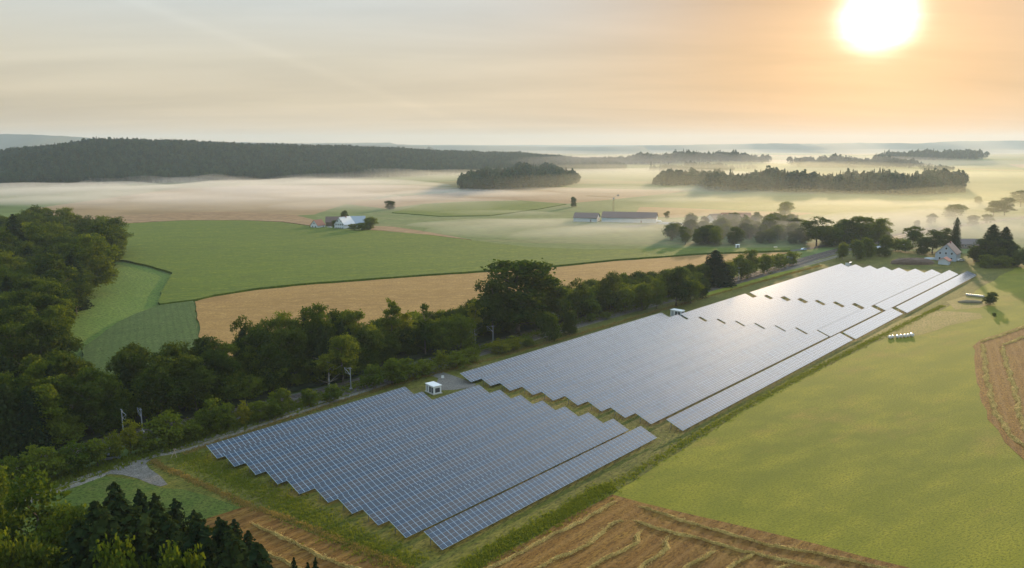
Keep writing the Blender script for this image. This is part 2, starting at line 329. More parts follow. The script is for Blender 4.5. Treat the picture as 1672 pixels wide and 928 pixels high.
sheet('gravel_pad', [(700, 606), (722, 608), (740, 614), (762, 622), (778, 628), (770, 633), (745, 637), (718, 638), (712, 628), (716, 618), (698, 612)], .08, M['gravel'])
# crops
GREEN = [(150, 372), (190, 368), (300, 362), (400, 362), (460, 365), (510, 372), (560, 375), (620, 379), (700, 386), (780, 396), (860, 406), (960, 410), (1100, 408), (1290, 407), (1290, 411), (1150, 416), (1000, 427), (885, 439), (700, 451), (500, 466), (420, 474), (350, 485), (318, 493), (262, 500), (258, 497), (268, 472), (282, 449), (245, 437), (205, 428), (150, 425)]
sheet('green_field', GREEN, .05, M['maize'], height=1.1)
sheet('wheat_field', [(318.5, 494.5), (350, 486.5), (420, 475.5), (500, 467.5), (700, 452.5), (885, 440.5), (1000, 428.5), (1150, 417.5), (1290, 413), (1250, 424), (1160, 455), (1060, 485), (900, 520), (740, 555), (600, 600), (420, 640), (330, 650), (326, 545)], .05, M['wheat'], height=.5)
sheet('corn_field', [(262, 502), (316, 495), (323, 545), (326, 620), (120, 640), (140, 570), (190, 532), (225, 515)], .05, M['corn_rows'], height=1.0)
sheet('cut_meadow', [(150, 428), (205, 429), (245, 439), (280, 451), (266, 473), (256, 498), (222, 513), (186, 531), (130, 575), (80, 640), (40, 640), (40, 500)], .03, M['cut_meadow'])
sheet('stubble_field', [(560, 1130), (640, 1020), (780, 930), (900, 862), (1000, 808), (1100, 834), (1200, 857), (1330, 888), (1490, 929), (1700, 985), (1900, 1050), (1800, 1130)], .06, M['stubble'])
sheet('stubble_strip', [(330, 850), (405, 826), (440, 841), (520, 876), (620, 913), (690, 945), (600, 1050), (520, 1130), (300, 1130), (250, 950)], .06, M['stubble'])
sheet('stubble_slope', [(1588, 566), (1600, 556), (1640, 543), (1680, 528), (1760, 500), (1900, 470), (2200, 560), (2200, 900), (1900, 850), (1672, 752), (1640, 722), (1612, 685), (1599, 645), (1592, 600)], .06, M['stubble_side'])
sheet('dry_patch', [(1385, 560), (1420, 540), (1470, 520), (1530, 508), (1600, 512), (1605, 520), (1560, 530), (1500, 548), (1440, 552)], .05, M['dry_grass'])
sheet('dry_bank', [(1545, 492), (1590, 480), (1630, 492), (1600, 503), (1560, 506)], .05, M['dry_grass'])
# fields beyond the farm
sheet('tan_field', [(120, 372), (190, 366.5), (300, 360.5), (400, 360.5), (462, 363), (512, 370), (515, 360), (480, 352), (380, 347), (280, 349), (120, 356)], .05, M['tan_field'], height=.5)
sheet('tan_strip', [(590, 376), (600, 370), (640, 371), (700, 380), (770, 393), (700, 384.5), (620, 377.5)], .05, M['tan_field'], height=.5)
sheet('pale_fields', [(520, 372), (515, 350), (560, 335), (640, 318), (900, 300), (1250, 300), (1700, 300), (2300, 330), (2300, 417), (1700, 417), (1420, 404), (1290, 406), (1100, 407), (960, 409), (860, 405), (780, 395), (700, 383), (640, 370)], .03, M['pale_green'])
sheet('field_bank', [(640, 348), (690, 335), (760, 331), (850, 329), (925, 334), (880, 342), (800, 353), (720, 354)], .05, M['maize'], height=.6)
sheet('sand_field', [(560, 333), (640, 322), (750, 314), (900, 306), (1130, 312), (1010, 325), (925, 333), (850, 327.5), (760, 329), (690, 333), (630, 341)], .05, M['tan_field'])
sheet('ochre_field', [(1035, 352), (1045, 338), (1120, 340), (1220, 345), (1330, 348), (1280, 356), (1160, 352), (1100, 356)], .06, M['tan_field'])
# railway
RAIL = smoothline([G(*p, 0) for p in ((-330, 850), (-60, 785), (200, 716), (400, 672), (553, 637), (670, 604), (787, 571), (853, 551), (1000, 512), (1160, 470), (1240, 448), (1300, 430), (1363, 411.5), (1465, 388), (1560, 370), (1700, 352))], 10)
ribbon('track_bed', RAIL, 11.0, .10, M['ballast'], jit=.04)
railm = P('rail_steel', (.45, .38, .33), .28, 1)
rails = MB()
def offset_line(line, o, z):
    out = []; n = len(line)
    for i, p in enumerate(line):
        d = (line[min(i+1, n-1)] - line[max(i-1, 0)]); d = Vector((d.x, d.y, 0)).normalized(); out.append(p + Vector((-d.y, d.x, 0)) * o + Vector((0, 0, z)))
    return out
def railtrack(off, label):
    t = empty('railway_track', RAIL[0]); t.location = (0, 0, 0); tag(t, label, 'railway track', 'railway tracks')
    sl = MB(); acc = 0
    for s in (-.72, .72):
        l = offset_line(RAIL, off + s, 0); V = []; n = len(l)
        for i, p in enumerate(l):
            d = (l[min(i+1, n-1)] - l[max(i-1, 0)]).normalized(); q = Vector((-d.y, d.x, 0)) * .05
            V += [p - q + Vector((0, 0, .24)), p + q + Vector((0, 0, .24)), p + q + Vector((0, 0, .42)), p - q + Vector((0, 0, .42))]
        Fc = []
        for i in range(n-1):
            for a in range(4): Fc.append((4*i+a, 4*i+(a+1) % 4, 4*i+4+(a+1) % 4, 4*i+4+a))
        link('rail', mesh('rail', V, Fc), railm, t)
    l = offset_line(RAIL, off, 0)
    for i in range(len(l)-1):
        seg = l[i+1] - l[i]; k = int(seg.length / 1.3)
        if l[i].y > 420: continue
        d = seg.normalized(); ang = math.atan2(d.y, d.x)
        for j in range(k):
            p = l[i] + seg * (j / max(1, k)); sl.box(-.13, .13, -1.3, 1.3, .11, .24, Matrix.Translation(p) @ Matrix.Rotation(ang, 4, 'Z'))
    o = sl.build('sleepers', P('sleeper', (.16, .14, .12), .9), t); o['kind'] = 'stuff'
railtrack(-2.1, 'steel railway track on the side nearer the solar park')
railtrack(2.1, 'steel railway track on the side nearer the wood')
ROAD = smoothline([G(*p, 0) for p in ((1240, 412), (1300, 409), (1345, 402), (1400, 393), (1450, 386), (1520, 372))])
ribbon('road', ROAD, 5.5, .12, M['asphalt'])
PATH = smoothline([G(*p, 0) for p in ((1700, 446), (1600, 436), (1560, 452), (1610, 452))])
FARM = smoothline([G(*p, 0) for p in ((1020, 371), (1080, 366), (1140, 369), (1180, 371), (1260, 385))])
ribbon('farm_road', FARM, 7, .12, M['gravel'])
# distant hills
hm = P('hill_woods', (.035, .055, .035), .95, noise=.5, nscale=.006)
hf = P('hill_fields', (.10, .12, .05), .95, noise=.5, nscale=.003)
def hill(pts, D, depth, mat, jag=4):
    """ridge whose crest is seen at the given photo points, at distance D"""
    n = 160; V = []; x0, x1 = pts[0][0], pts[-1][0]
    for i in range(n + 1):
        px = x0 + (x1 - x0) * i / n; py = interp(px, pts); DD = D * (1 + .04 * math.sin(i * .31)); d = ray(px, py); z = CH + d.z * DD / d.y; x = d.x * DD / d.y
        z += rng.uniform(-.5, .5) * jag
        for k, (dy, hh) in enumerate(((-depth, -.01), (-depth * .55, .35), (-depth * .2, .8), (0, 1), (depth * .5, .75), (depth, -.01))):
            V.append((x, DD + dy, max(-1, z * hh)))
    Fc = [(6*i+k, 6*i+6+k, 6*i+7+k, 6*i+k+1) for i in range(n) for k in range(5)]
    o = link('hills', mesh('hills', V, Fc, smooth=False), mat); tag(o, kind='structure')
hill([(-900, 232), (-400, 228), (0, 219), (60, 220), (130, 224), (190, 230), (300, 231), (420, 233), (520, 236), (600, 237), (700, 239)], 6200, 700, hm)
hill([(-900, 234), (500, 234.5), (640, 233), (642, 236), (720, 238), (800, 238.5), (950, 240), (1050, 239.6)], 7600, 700, hm, 5)
hill([(-200, 238), (500, 238), (560, 239), (760, 242), (1000, 244), (1100, 243), (1300, 242), (1700, 242), (2500, 240)], 8800, 500, hf, 3)
hill([(950, 240), (1060, 238), (1180, 236), (1260, 234.5), (1330, 235), (1400, 233.5), (1470, 234), (1500, 234.5), (1560, 231), (1672, 229.5), (1900, 228), (2600, 230)], 8200, 900, hm, 5)
hill([(-1200, 236), (200, 236), (1000, 237.3), (1500, 236), (2800, 234)], 11900, 700, hm, 5)
exec_trees = True
# ------------------------------------------------------------------ trees
def quads(C, S, Nrm, jitter=1.0, g=rng):
    """leaf quads at centres C, half sizes S, rough normals Nrm"""
    n = len(C); nn = Nrm + g.normal(size=(n, 3)) * jitter; nn /= np.linalg.norm(nn, axis=1)[:, None] + 1e-9
    a = np.cross(nn, g.normal(size=(n, 3))); a /= np.linalg.norm(a, axis=1)[:, None] + 1e-9; b = np.cross(nn, a)
    S = S[:, None]; a = a * S; b = b * S * g.uniform(.55, 1, size=(n, 1))
    V = np.empty((n, 4, 3)); V[:, 0] = C - a * .9 - b * .4; V[:, 1] = C + a * .2 - b; V[:, 2] = C + a + b * .3; V[:, 3] = C - a * .1 + b
    return V.reshape(-1, 3), np.arange(4 * n).reshape(n, 4)
def on_sphere(n, g=rng):
    v = g.normal(size=(n, 3)); return v / np.linalg.norm(v, axis=1)[:, None]
def broad_crown(name, seed, H=16., rx=5.2, lobes=13, n=7200, low=.06, leaf=.27, mat='leaf', spire=False):
    g = np.random.default_rng(seed); L = []
    zc, rz = H * (1 + low) / 2, H * (1 - low) / 2
    for i in range(lobes):
        t = g.uniform(-.85, .85); prof = math.sqrt(max(0, 1 - t * t)) * (1.0 if not spire else (1 - .45 * (t + 1) / 2)); a = g.uniform(0, 6.28); rr = rx * prof * g.uniform(.35, .78)
        L.append((rr * math.cos(a), rr * math.sin(a), zc + rz * t * .82, rx * g.uniform(.28, .52)))
    L.append((0, 0, zc + rz * .72, rx * .36)); L.append((0, 0, zc, rx * .62)); L.append((0, 0, zc - rz * .4, rx * .55))
    L = np.array(L); w = L[:, 3] ** 2; w /= w.sum(); C = []; Nn = []
    clumps = n // 26
    for k in g.choice(len(L), clumps, p=w):
        o = on_sphere(1, g)[0]; o[2] = abs(o[2]) if g.random() < .65 else o[2]
        r = L[k, 3] * g.uniform(.78, 1.08); c = L[k, :3] + o * np.array([r, r, r * .85])
        q = c + g.normal(size=(26, 3)) * np.array([.55, .55, .34]) * (rx / 5.2)
        C.append(q); Nn.append(np.tile(o, (26, 1)))
    C = np.concatenate(C); Nn = np.concatenate(Nn); keep = C[:, 2] > .4; C = C[keep]; Nn = Nn[keep]
    C[:, 2] *= H / max(H * .6, np.percentile(C[:, 2], 99.7))
    V, Fc = quads(C, g.uniform(.6, 1.25, len(C)) * leaf, Nn, .9, g)
    me = mesh(name, V, Fc); me.materials.append(M[mat]); return me
def trunk_mesh(seed, H=16., r=.28, mat='bark'):
    g = random.Random(seed); b = MB(); p = Vector((0, 0, -.3)); n = 6
    pts = [Vector((g.uniform(-.25, .25) * i * .4, g.uniform(-.25, .25) * i * .4, H * .82 * i / n - (.3 if i == 0 else 0))) for i in range(n + 1)]
    for i in range(n): b.bar(pts[i], pts[i+1], r * (1 - i / n * .8), r * (1 - (i + 1) / n * .8))
    for i in range(9):
        k = g.randint(1, n - 1); a = g.uniform(0, 6.28); l = H * g.uniform(.16, .27); e = pts[k] + Vector((math.cos(a) * l, math.sin(a) * l, l * g.uniform(.3, .9)))
        b.bar(pts[k], e, r * .4, r * .1, 5)
    me = mesh('trunk', b.v, b.f, smooth=True); me.materials.append(M[mat]); return me
def stem_mesh(H=18., r=.2):
    b = MB(); b.bar((0, 0, -.3), (0, 0, H * .55), r, r * .5, 8); b.bar((0, 0, H * .55), (0, 0, H * .98), r * .5, .03, 6)
    me = mesh('trunk', b.v, b.f, smooth=True); me.materials.append(M['bark']); return me
def conifer_crown(name, seed, H=18., Rr=3.3, low=.06, levels=34, mat='needle', leaf=.25, blunt=.85):
    g = np.random.default_rng(seed); C = []; Nn = []; S = []
    for i in range(levels):
        t = i / (levels - 1); z = H * (low + (1 - low) * t); Lr = Rr * (1 - t) ** blunt * g.uniform(.85, 1.12) + .18; nb = max(4, int(10 * (1 - t) + 4)); a0 = g.uniform(0, 6.28)
        for b in range(nb):
            a = a0 + 6.283 * b / nb + g.uniform(-.25, .25); Lb = Lr * g.uniform(.72, 1.12); k = max(2, int(Lb / .22))
            for j in range(k):
                s = (j + .6) / k; r = Lb * s; zz = z + .10 * Lb - .42 * Lb * s ** 1.3 + g.uniform(-.1, .1)
                wd = .55 * (1 - s) * Lb * .5 + .12
                for q in range(2):
                    off = g.uniform(-wd, wd); C.append((r * math.cos(a) - off * math.sin(a), r * math.sin(a) + off * math.cos(a), zz - abs(off) * .25)); Nn.append((math.cos(a) * .5, math.sin(a) * .5, .9)); S.append(leaf * g.uniform(.7, 1.3))
    C.append((0, 0, H)); Nn.append((1, 0, 0)); S.append(.25)
    V, Fc = quads(np.array(C), np.array(S), np.array(Nn), .55, g)
    me = mesh(name, V, Fc); me.materials.append(M[mat]); return me
PROTO = {}
for i in range(5): PROTO[('broadleaf', i)] = (broad_crown('crown', 10 + i, rx=[5.2, 4.6, 5.8, 5.0, 5.4][i], lobes=[12, 10, 15, 13, 9][i]), trunk_mesh(10 + i), 16., [5.2, 4.6, 5.8, 5.0, 5.4][i])
for i in range(4): PROTO[('dark', i)] = (broad_crown('crown', 30 + i, rx=[5.0, 4.3, 5.6, 4.8][i], lobes=[12, 9, 14, 11][i], mat='leaf_dark'), PROTO[('broadleaf', i)][1], 16., [5., 4.3, 5.6, 4.8][i])
for i in range(3): PROTO[('tall', i)] = (broad_crown('crown', 50 + i, rx=3.4, lobes=11, low=.06, n=5200, spire=True, mat='leaf'), PROTO[('broadleaf', i)][1], 16., 3.4)
for i in range(3): PROTO[('birch', i)] = (broad_crown('crown', 55 + i, rx=3.6, lobes=10, low=.34, n=2600, mat='leaf_yellow'), trunk_mesh(70 + i, r=.2, mat='bark_pale'), 16., 3.6)
for i in range(4): PROTO[('conifer', i)] = (conifer_crown('crown', 60 + i, Rr=[4.6, 4.2, 4.9, 4.4][i], blunt=.52, leaf=.34, levels=40), stem_mesh(), 18., [4.2, 3.7, 4.4, 3.9][i])
PROTO[('spruce', 0)] = (conifer_crown('crown', 80, Rr=3.9, blunt=.42, levels=40), PROTO[('conifer', 0)][1], 18., 3.9)
for i in range(4): PROTO[('shrub', i)] = (broad_crown('foliage', 90 + i, H=5., rx=[2.7, 2.3, 3.0, 2.5][i], lobes=8, n=3000, low=.0, leaf=.18, mat='leaf_bush'), trunk_mesh(90 + i, 5., .1), 5., 2.7)
for i in range(4): PROTO[('dome', i)] = (broad_crown('crown', 120 + i, H=10., rx=[5.2, 4.8, 5.5, 5.0][i], lobes=16, n=6200, low=-.12, leaf=.27, mat='leaf_dark' if i % 2 else 'leaf'), trunk_mesh(120 + i, 9., .2), 10., 5.2)
for i in range(3): PROTO[('shrub_yellow', i)] = (broad_crown('foliage', 95 + i, H=5., rx=2.5, lobes=8, n=2400, low=.02, leaf=.16, mat='leaf_yellow'), PROTO[('shrub', i)][1], 5., 2.5)
NAMES = {'broadleaf': ('broadleaf_tree', 'tree'), 'dark': ('broadleaf_tree', 'tree'), 'tall': ('broadleaf_tree', 'tree'), 'birch': ('birch_tree', 'tree'), 'conifer': ('conifer_tree', 'tree'), 'spruce': ('spruce_tree', 'tree'), 'dome': ('broadleaf_tree', 'tree'), 'thicket': ('bush', 'shrub'), 'shrub': ('shrub', 'shrub'), 'shrub_yellow': ('shrub', 'shrub')}
for i in range(4): PROTO[('thicket', i)] = PROTO[('dome', i)]
NV = {k: sum(1 for q in PROTO if q[0] == k) for k in NAMES}
TREES = []
def plant(x, y, h, kind, label, group=None, w=None, rz=None, simple=False):
    if kind in ('dark', 'broadleaf') and w and w / h > (.72 if h < 14 else 1.4): kind = 'dome'
    cr, tr, H, rx = PROTO[(kind, random.randrange(NV[kind]))]; nm, cat = NAMES[kind]
    o = empty(nm, (x, y, T(x, y)), random.uniform(0, 6.28) if rz is None else rz)
    s = h / H; sw = (w / 2 / rx) if w else s * random.uniform(.88, 1.12); o.scale = (sw, sw * random.uniform(.92, 1.08), s)
    c = bpy.data.objects.new('crown' if cat == 'tree' else 'foliage', cr); COL.objects.link(c); c.parent = o
    t = bpy.data.objects.new('trunk' if cat == 'tree' else 'stems', tr); COL.objects.link(t); t.parent = o
    tag(o, label, cat, group); TREES.append((x, y)); return o
def tree(px, by, ty, kind, label, group=None, wpx=None):
    p = G(px, by); h = ztop(px, ty, p.y) - p.z; w = wpx * p.y / F * (1.75 if kind == 'conifer' else 1.12) if wpx else None
    return plant(p.x, p.y, h, kind, label, group, w)
def inside(p, poly):
    c = False; n = len(poly)
    for i in range(n):
        a, b = poly[i], poly[i-1]
        if (a[1] > p[1]) != (b[1] > p[1]) and p[0] < (b[0]-a[0]) * (p[1]-a[1]) / (b[1]-a[1]) + a[0]: c = not c
    return c
def scatter(poly_px, spacing, seed, lim=None, conv=True):
    poly = [tuple(G(*p))[:2] for p in poly_px] if conv else poly_px; g = random.Random(seed)
    xs = [p[0] for p in poly]; ys = [p[1] for p in poly]; out = []; y = min(ys); row = 0
    while y < max(ys):
        x = min(xs) + (spacing / 2 if row % 2 else 0)
        while x < max(xs):
            q = (x + g.uniform(-.36, .36) * spacing, y + g.uniform(-.36, .36) * spacing)
            if inside(q, poly): out.append(q)
            x += spacing
        y += spacing * .87; row += 1
    return out
# wood on the left
grp = 'trees of the wood on the far left'
W1 = scatter([(-150, 398), (160, 399), (196, 412), (200, 428), (185, 450), (150, 490), (112, 560), (92, 630), (-150, 640)], 9.0, 1)
W1.sort(key=lambda p: p[1]); W1N, W1F = W1[:82], W1[82:]
for x, y in W1N:
    k = random.choices(['dark', 'broadleaf', 'conifer'], [6, 4.0, 1.2])[0]
    lab = {'dark': 'dark leafy tree in the dense wood on the left', 'broadleaf': 'green leafy tree in the dense wood on the left', 'conifer': 'pointed conifer among the leafy trees of the wood on the left'}[k]
    plant(x, y, random.uniform(17, 22), k, lab, grp if k != 'conifer' else 'conifers of the wood on the far left')
# dark wood behind the railway
W2 = scatter([(-150, 700), (0, 668), (150, 668), (330, 640), (440, 612), (560, 580), (600, 604), (540, 622), (430, 650), (300, 682), (190, 706), (0, 758), (-150, 795)], 6.6, 2)
for x, y in W2:
    k = random.choices(['dark', 'broadleaf', 'conifer'], [5, 2.5, 2])[0]
    lab = {'dark': 'dark leafy tree in the shaded belt behind the railway', 'broadleaf': 'green leafy tree in the shaded belt behind the railway', 'conifer': 'dark conifer in the shaded belt behind the railway'}[k]
    plant(x, y, random.uniform(13, 18), k, lab, 'trees of the belt behind the railway' if k != 'conifer' else 'conifers of the belt behind the railway')
print('W1', len(W1), 'W2', len(W2))
# named trees along the railway belt
BELT = [
 (470, 612, 512, 'broadleaf', 60, 'broad leafy tree at the left of the tall pair before the wheat'),
 (522, 606, 500, 'broadleaf', 72, 'tallest broad leafy tree at the wheat edge above the near panel block'),
 (402, 618, 518, 'dark', 44, 'round dark treetop standing above the belt at the wheat corner'),
 (560, 625, 548, 'broadleaf', 60, 'green tree filling the belt right of the broad pair'),
 (537, 634, 572, 'birch', 40, 'pale yellow green tree beside the twin overhead line masts'),
 (600, 600, 540, 'dark', 55, 'low dark tree in the belt where the wheat field shows behind'),
 (640, 585, 490, 'tall', 36, 'slender upright tree standing alone above the wheat'),
 (664, 580, 512, 'birch', 22, 'thin yellowish tree just right of the slender upright tree'),
 (695, 582, 498, 'tall', 28, 'narrow pointed tree between the slender tree and the great tree'),
 (722, 580, 520, 'dark', 50, 'round dark tree right of the narrow pointed tree'),
 (752, 575, 515, 'broadleaf', 52, 'bluish green tree left below the great tree'),
 (776, 560, 490, 'birch', 30, 'light yellow green tree touching the great tree on its left'),
 (845, 545, 427, 'broadleaf', 118, 'great spreading tree, the largest in the railway belt'),
 (805, 552, 448, 'dark', 60, 'dark tree merging into the left flank of the great tree'),
 (897, 532, 455, 'dark', 56, 'dark tree merging into the right flank of the great tree'),
 (943, 522, 456, 'dark', 34, 'small round dark tree after the great tree'),
 (962, 520, 476, 'shrub', 40, 'low bushy tree between two small round trees by the wheat'),
 (996, 512, 445, 'dark', 38, 'forked dark tree in front of the wheat'),
 (1020, 512, 470, 'broadleaf', 36, 'leafy tree right of the forked dark tree'),
 (1048, 508, 462, 'dark', 34, 'ragged dark tree in the belt before the second panel block'),
 (1072, 505, 456, 'broadleaf', 30, 'ragged green tree left of the tall dark clump'),
 (1104, 500, 437, 'dark', 48, 'tall dark tree near the small station, taller than its neighbours'),
 (1128, 496, 458, 'dark', 40, 'dark tree right of the tall tree near the small station'),
 (1147, 488, 456, 'broadleaf', 24, 'small tree at the end of the dark clump before the yellow verge'),
 (1166, 466, 409, 'conifer', 34, 'pointed dark conifer rising above the wheat edge'),
 (1148, 468, 432, 'dark', 30, 'rounded dark tree left of the pointed conifer'),
 (1188, 462, 426, 'broadleaf', 30, 'green tree right of the pointed conifer'),
 (1210, 456, 418, 'dark', 34, 'leafy tree in the low row beyond the pointed conifer'),
 (1226, 452, 409, 'broadleaf', 34, 'taller leafy tree in the low row along the tracks'),
 (1248, 446, 416, 'dark', 30, 'dark tree midway along the low row by the tracks'),
 (1272, 440, 415, 'shrub', 30, 'bushy tree near the far end of the low row'),
 (1290, 434, 411, 'shrub', 26, 'small bushy tree ending the low row by the road'),
 (893, 557, 510, 'dark', 44, 'large round bush close to the track, left of a smaller one'),
 (931, 546, 508, 'dark', 30, 'smaller round bush close to the track, right of the large one'),
]
for px, by, ty, k, w, lab in BELT: tree(px, by, ty, k, lab, wpx=w)
# undergrowth of the belt
U = scatter([(560, 615), (620, 594), (740, 564), (860, 540), (1000, 506), (1140, 478), (1160, 468), (1150, 460), (1000, 482), (860, 512), (740, 536), (600, 570)], 5.4, 3)
for x, y in U: plant(x, y, random.uniform(6, 11), random.choice(['shrub', 'thicket', 'thicket']), 'mid height bush filling the railway belt beside the wheat', 'bushes filling the railway belt')
print('U', len(U))
SHRUBS = [(18, 800, 752, 40, 0), (75, 783, 735, 62, 0), (128, 770, 728, 48, 0), (160, 762, 722, 40, 0), (190, 752, 708, 26, 1), (214, 742, 690, 32, 1), (240, 738, 712, 30, 0), (280, 728, 680, 56, 0), (312, 718, 690, 34, 0), (350, 706, 656, 44, 0), (374, 700, 664, 34, 0), (398, 695, 658, 24, 1), (425, 688, 660, 38, 0), (462, 675, 639, 34, 0),
 (505, 664, 640, 30, 0), (545, 656, 632, 26, 0), (610, 635, 600, 34, 0), (640, 628, 590, 44, 0), (664, 620, 590, 36, 0), (690, 613, 592, 34, 0), (720, 606, 577, 30, 1), (745, 600, 578, 34, 0), (768, 590, 572, 30, 0), (815, 577, 558, 34, 1), (838, 572, 553, 32, 1), (860, 565, 553, 24, 0), (965, 528, 516, 14, 0), (990, 522, 514, 16, 0), (45, 792, 758, 36, 0), (100, 776, 745, 36, 0), (330, 712, 676, 30, 0), (445, 682, 655, 28, 0)]
WORD = ['low', 'rounded', 'ragged', 'bushy', 'broad', 'dense', 'spreading', 'leafy']
for i, (px, by, ty, w, yl) in enumerate(SHRUBS):
    side = 'left of the panels' if px < 335 else 'beside the near panel block' if px < 640 else 'near the white roofed station' if px < 760 else 'beside the second panel block'
    tree(px, by, ty - 4, 'shrub_yellow' if yl else 'shrub', ('yellow green %s bush on the track verge %s' if yl else '%s green bush on the track verge %s') % ((WORD[i % 8], side)), 'bushes along the gravel track', wpx=w * 1.15)
# foreground trees, bottom left
FG = [(72, 1000, 776, 'broadleaf', 150, 'large sunlit leafy tree at the bottom left corner'), (8, 960, 772, 'broadleaf', 80, 'leafy tree cut by the left edge of the foreground'),
 (-20, 1090, 880, 'broadleaf', 130, 'leafy crown in the very bottom left corner'), (128, 1040, 832, 'broadleaf', 110, 'dark leafy tree below the large sunlit one'), (150, 1060, 870, 'conifer', 60, 'dark conifer left of the tall foreground spruces'),
 (205, 1000, 790, 'conifer', 66, 'tallest spruce of the foreground clump, on its left'), (245, 1010, 802, 'conifer', 52, 'second tallest spruce of the foreground clump'), (268, 1000, 808, 'conifer', 46, 'slim spruce right of the second tallest'),
 (300, 1010, 816, 'conifer', 50, 'spruce at the middle of the foreground clump'), (330, 1020, 835, 'conifer', 46, 'spruce just right of the middle of the clump'), (370, 1030, 846, 'conifer', 46, 'spruce left of the last tall pair'),
 (394, 1030, 850, 'conifer', 44, 'taller spruce of the last pair'), (416, 1045, 868, 'conifer', 44, 'spruce near the right end of the clump'), (436, 1060, 890, 'conifer', 40, 'last spruce of the clump beside the straw row'),
 (225, 1060, 860, 'conifer', 60, 'spruce in front of the tallest foreground one'), (275, 1075, 872, 'broadleaf', 60, 'light green leafy tree among the foreground spruces'), (345, 1080, 885, 'conifer', 60, 'spruce in front of the clump above the frame edge'), (395, 1090, 900, 'conifer', 50, 'low spruce in front of the last pair'),
 (185, 1090, 885, 'conifer', 60, 'broad spruce at the bottom of the clump'), (490, 1110, 912, 'conifer', 26, 'small pointed treetop poking in before the straw rows'), (512, 1120, 920, 'conifer', 26, 'tiny treetop between two others at the lower frame edge'), (524, 1110, 912, 'conifer', 24, 'right treetop of the three at the lower frame edge'),
 (300, 1110, 900, 'conifer', 60, 'dark spruce at the lower frame edge'), (120, 1110, 900, 'broadleaf', 90, 'leafy tree filling the lower frame edge'), (50, 1120, 900, 'dark', 90, 'dark tree at the lower frame edge on the left'), (240, 1130, 905, 'dark', 90, 'dark leafy filler tree under the spruces'), (430, 1130, 920, 'conifer', 50, 'dark treetop below the last spruce')]
for px, by, ty, k, w, lab in FG: tree(px, by, ty, k, lab, 'foreground trees', wpx=w)
FILL = [(160, 1180, 868, 'conifer'), (205, 1200, 850, 'conifer'), (255, 1190, 846, 'conifer'), (300, 1210, 858, 'conifer'), (350, 1220, 872, 'conifer'), (400, 1230, 884, 'conifer'), (440, 1240, 905, 'conifer'), (230, 1240, 885, 'broadleaf'), (320, 1250, 890, 'broadleaf'), (285, 1150, 838, 'conifer'), (225, 1140, 826, 'conifer'), (185, 1130, 836, 'conifer'), (345, 1150, 856, 'conifer'), (385, 1160, 868, 'conifer'), (20, 1200, 860, 'broadleaf'), (90, 1210, 880, 'dark')]
for px, by, ty, k in FILL: tree(px, by, ty - (14 if k == 'conifer' else -4), k, {'conifer': 'dark spruce in the lower rows of the foreground clump', 'broadleaf': 'leafy tree low in the foreground clump', 'dark': 'dark leafy tree low at the bottom left'}[k], 'lower trees of the foreground clump', wpx=95 if k == 'conifer' else 120)
for i, (x, y) in enumerate(scatter([(-150, 790), (0, 756), (190, 705), (300, 681), (430, 649), (545, 620), (640, 592), (640, 580), (560, 600), (430, 636), (300, 668), (190, 690), (0, 740), (-150, 770)], 4.6, 8)): plant(x, y, random.uniform(4, 9), random.choice(['shrub', 'thicket']), 'dark undergrowth bush at the foot of the shaded belt', 'undergrowth of the shaded belt')
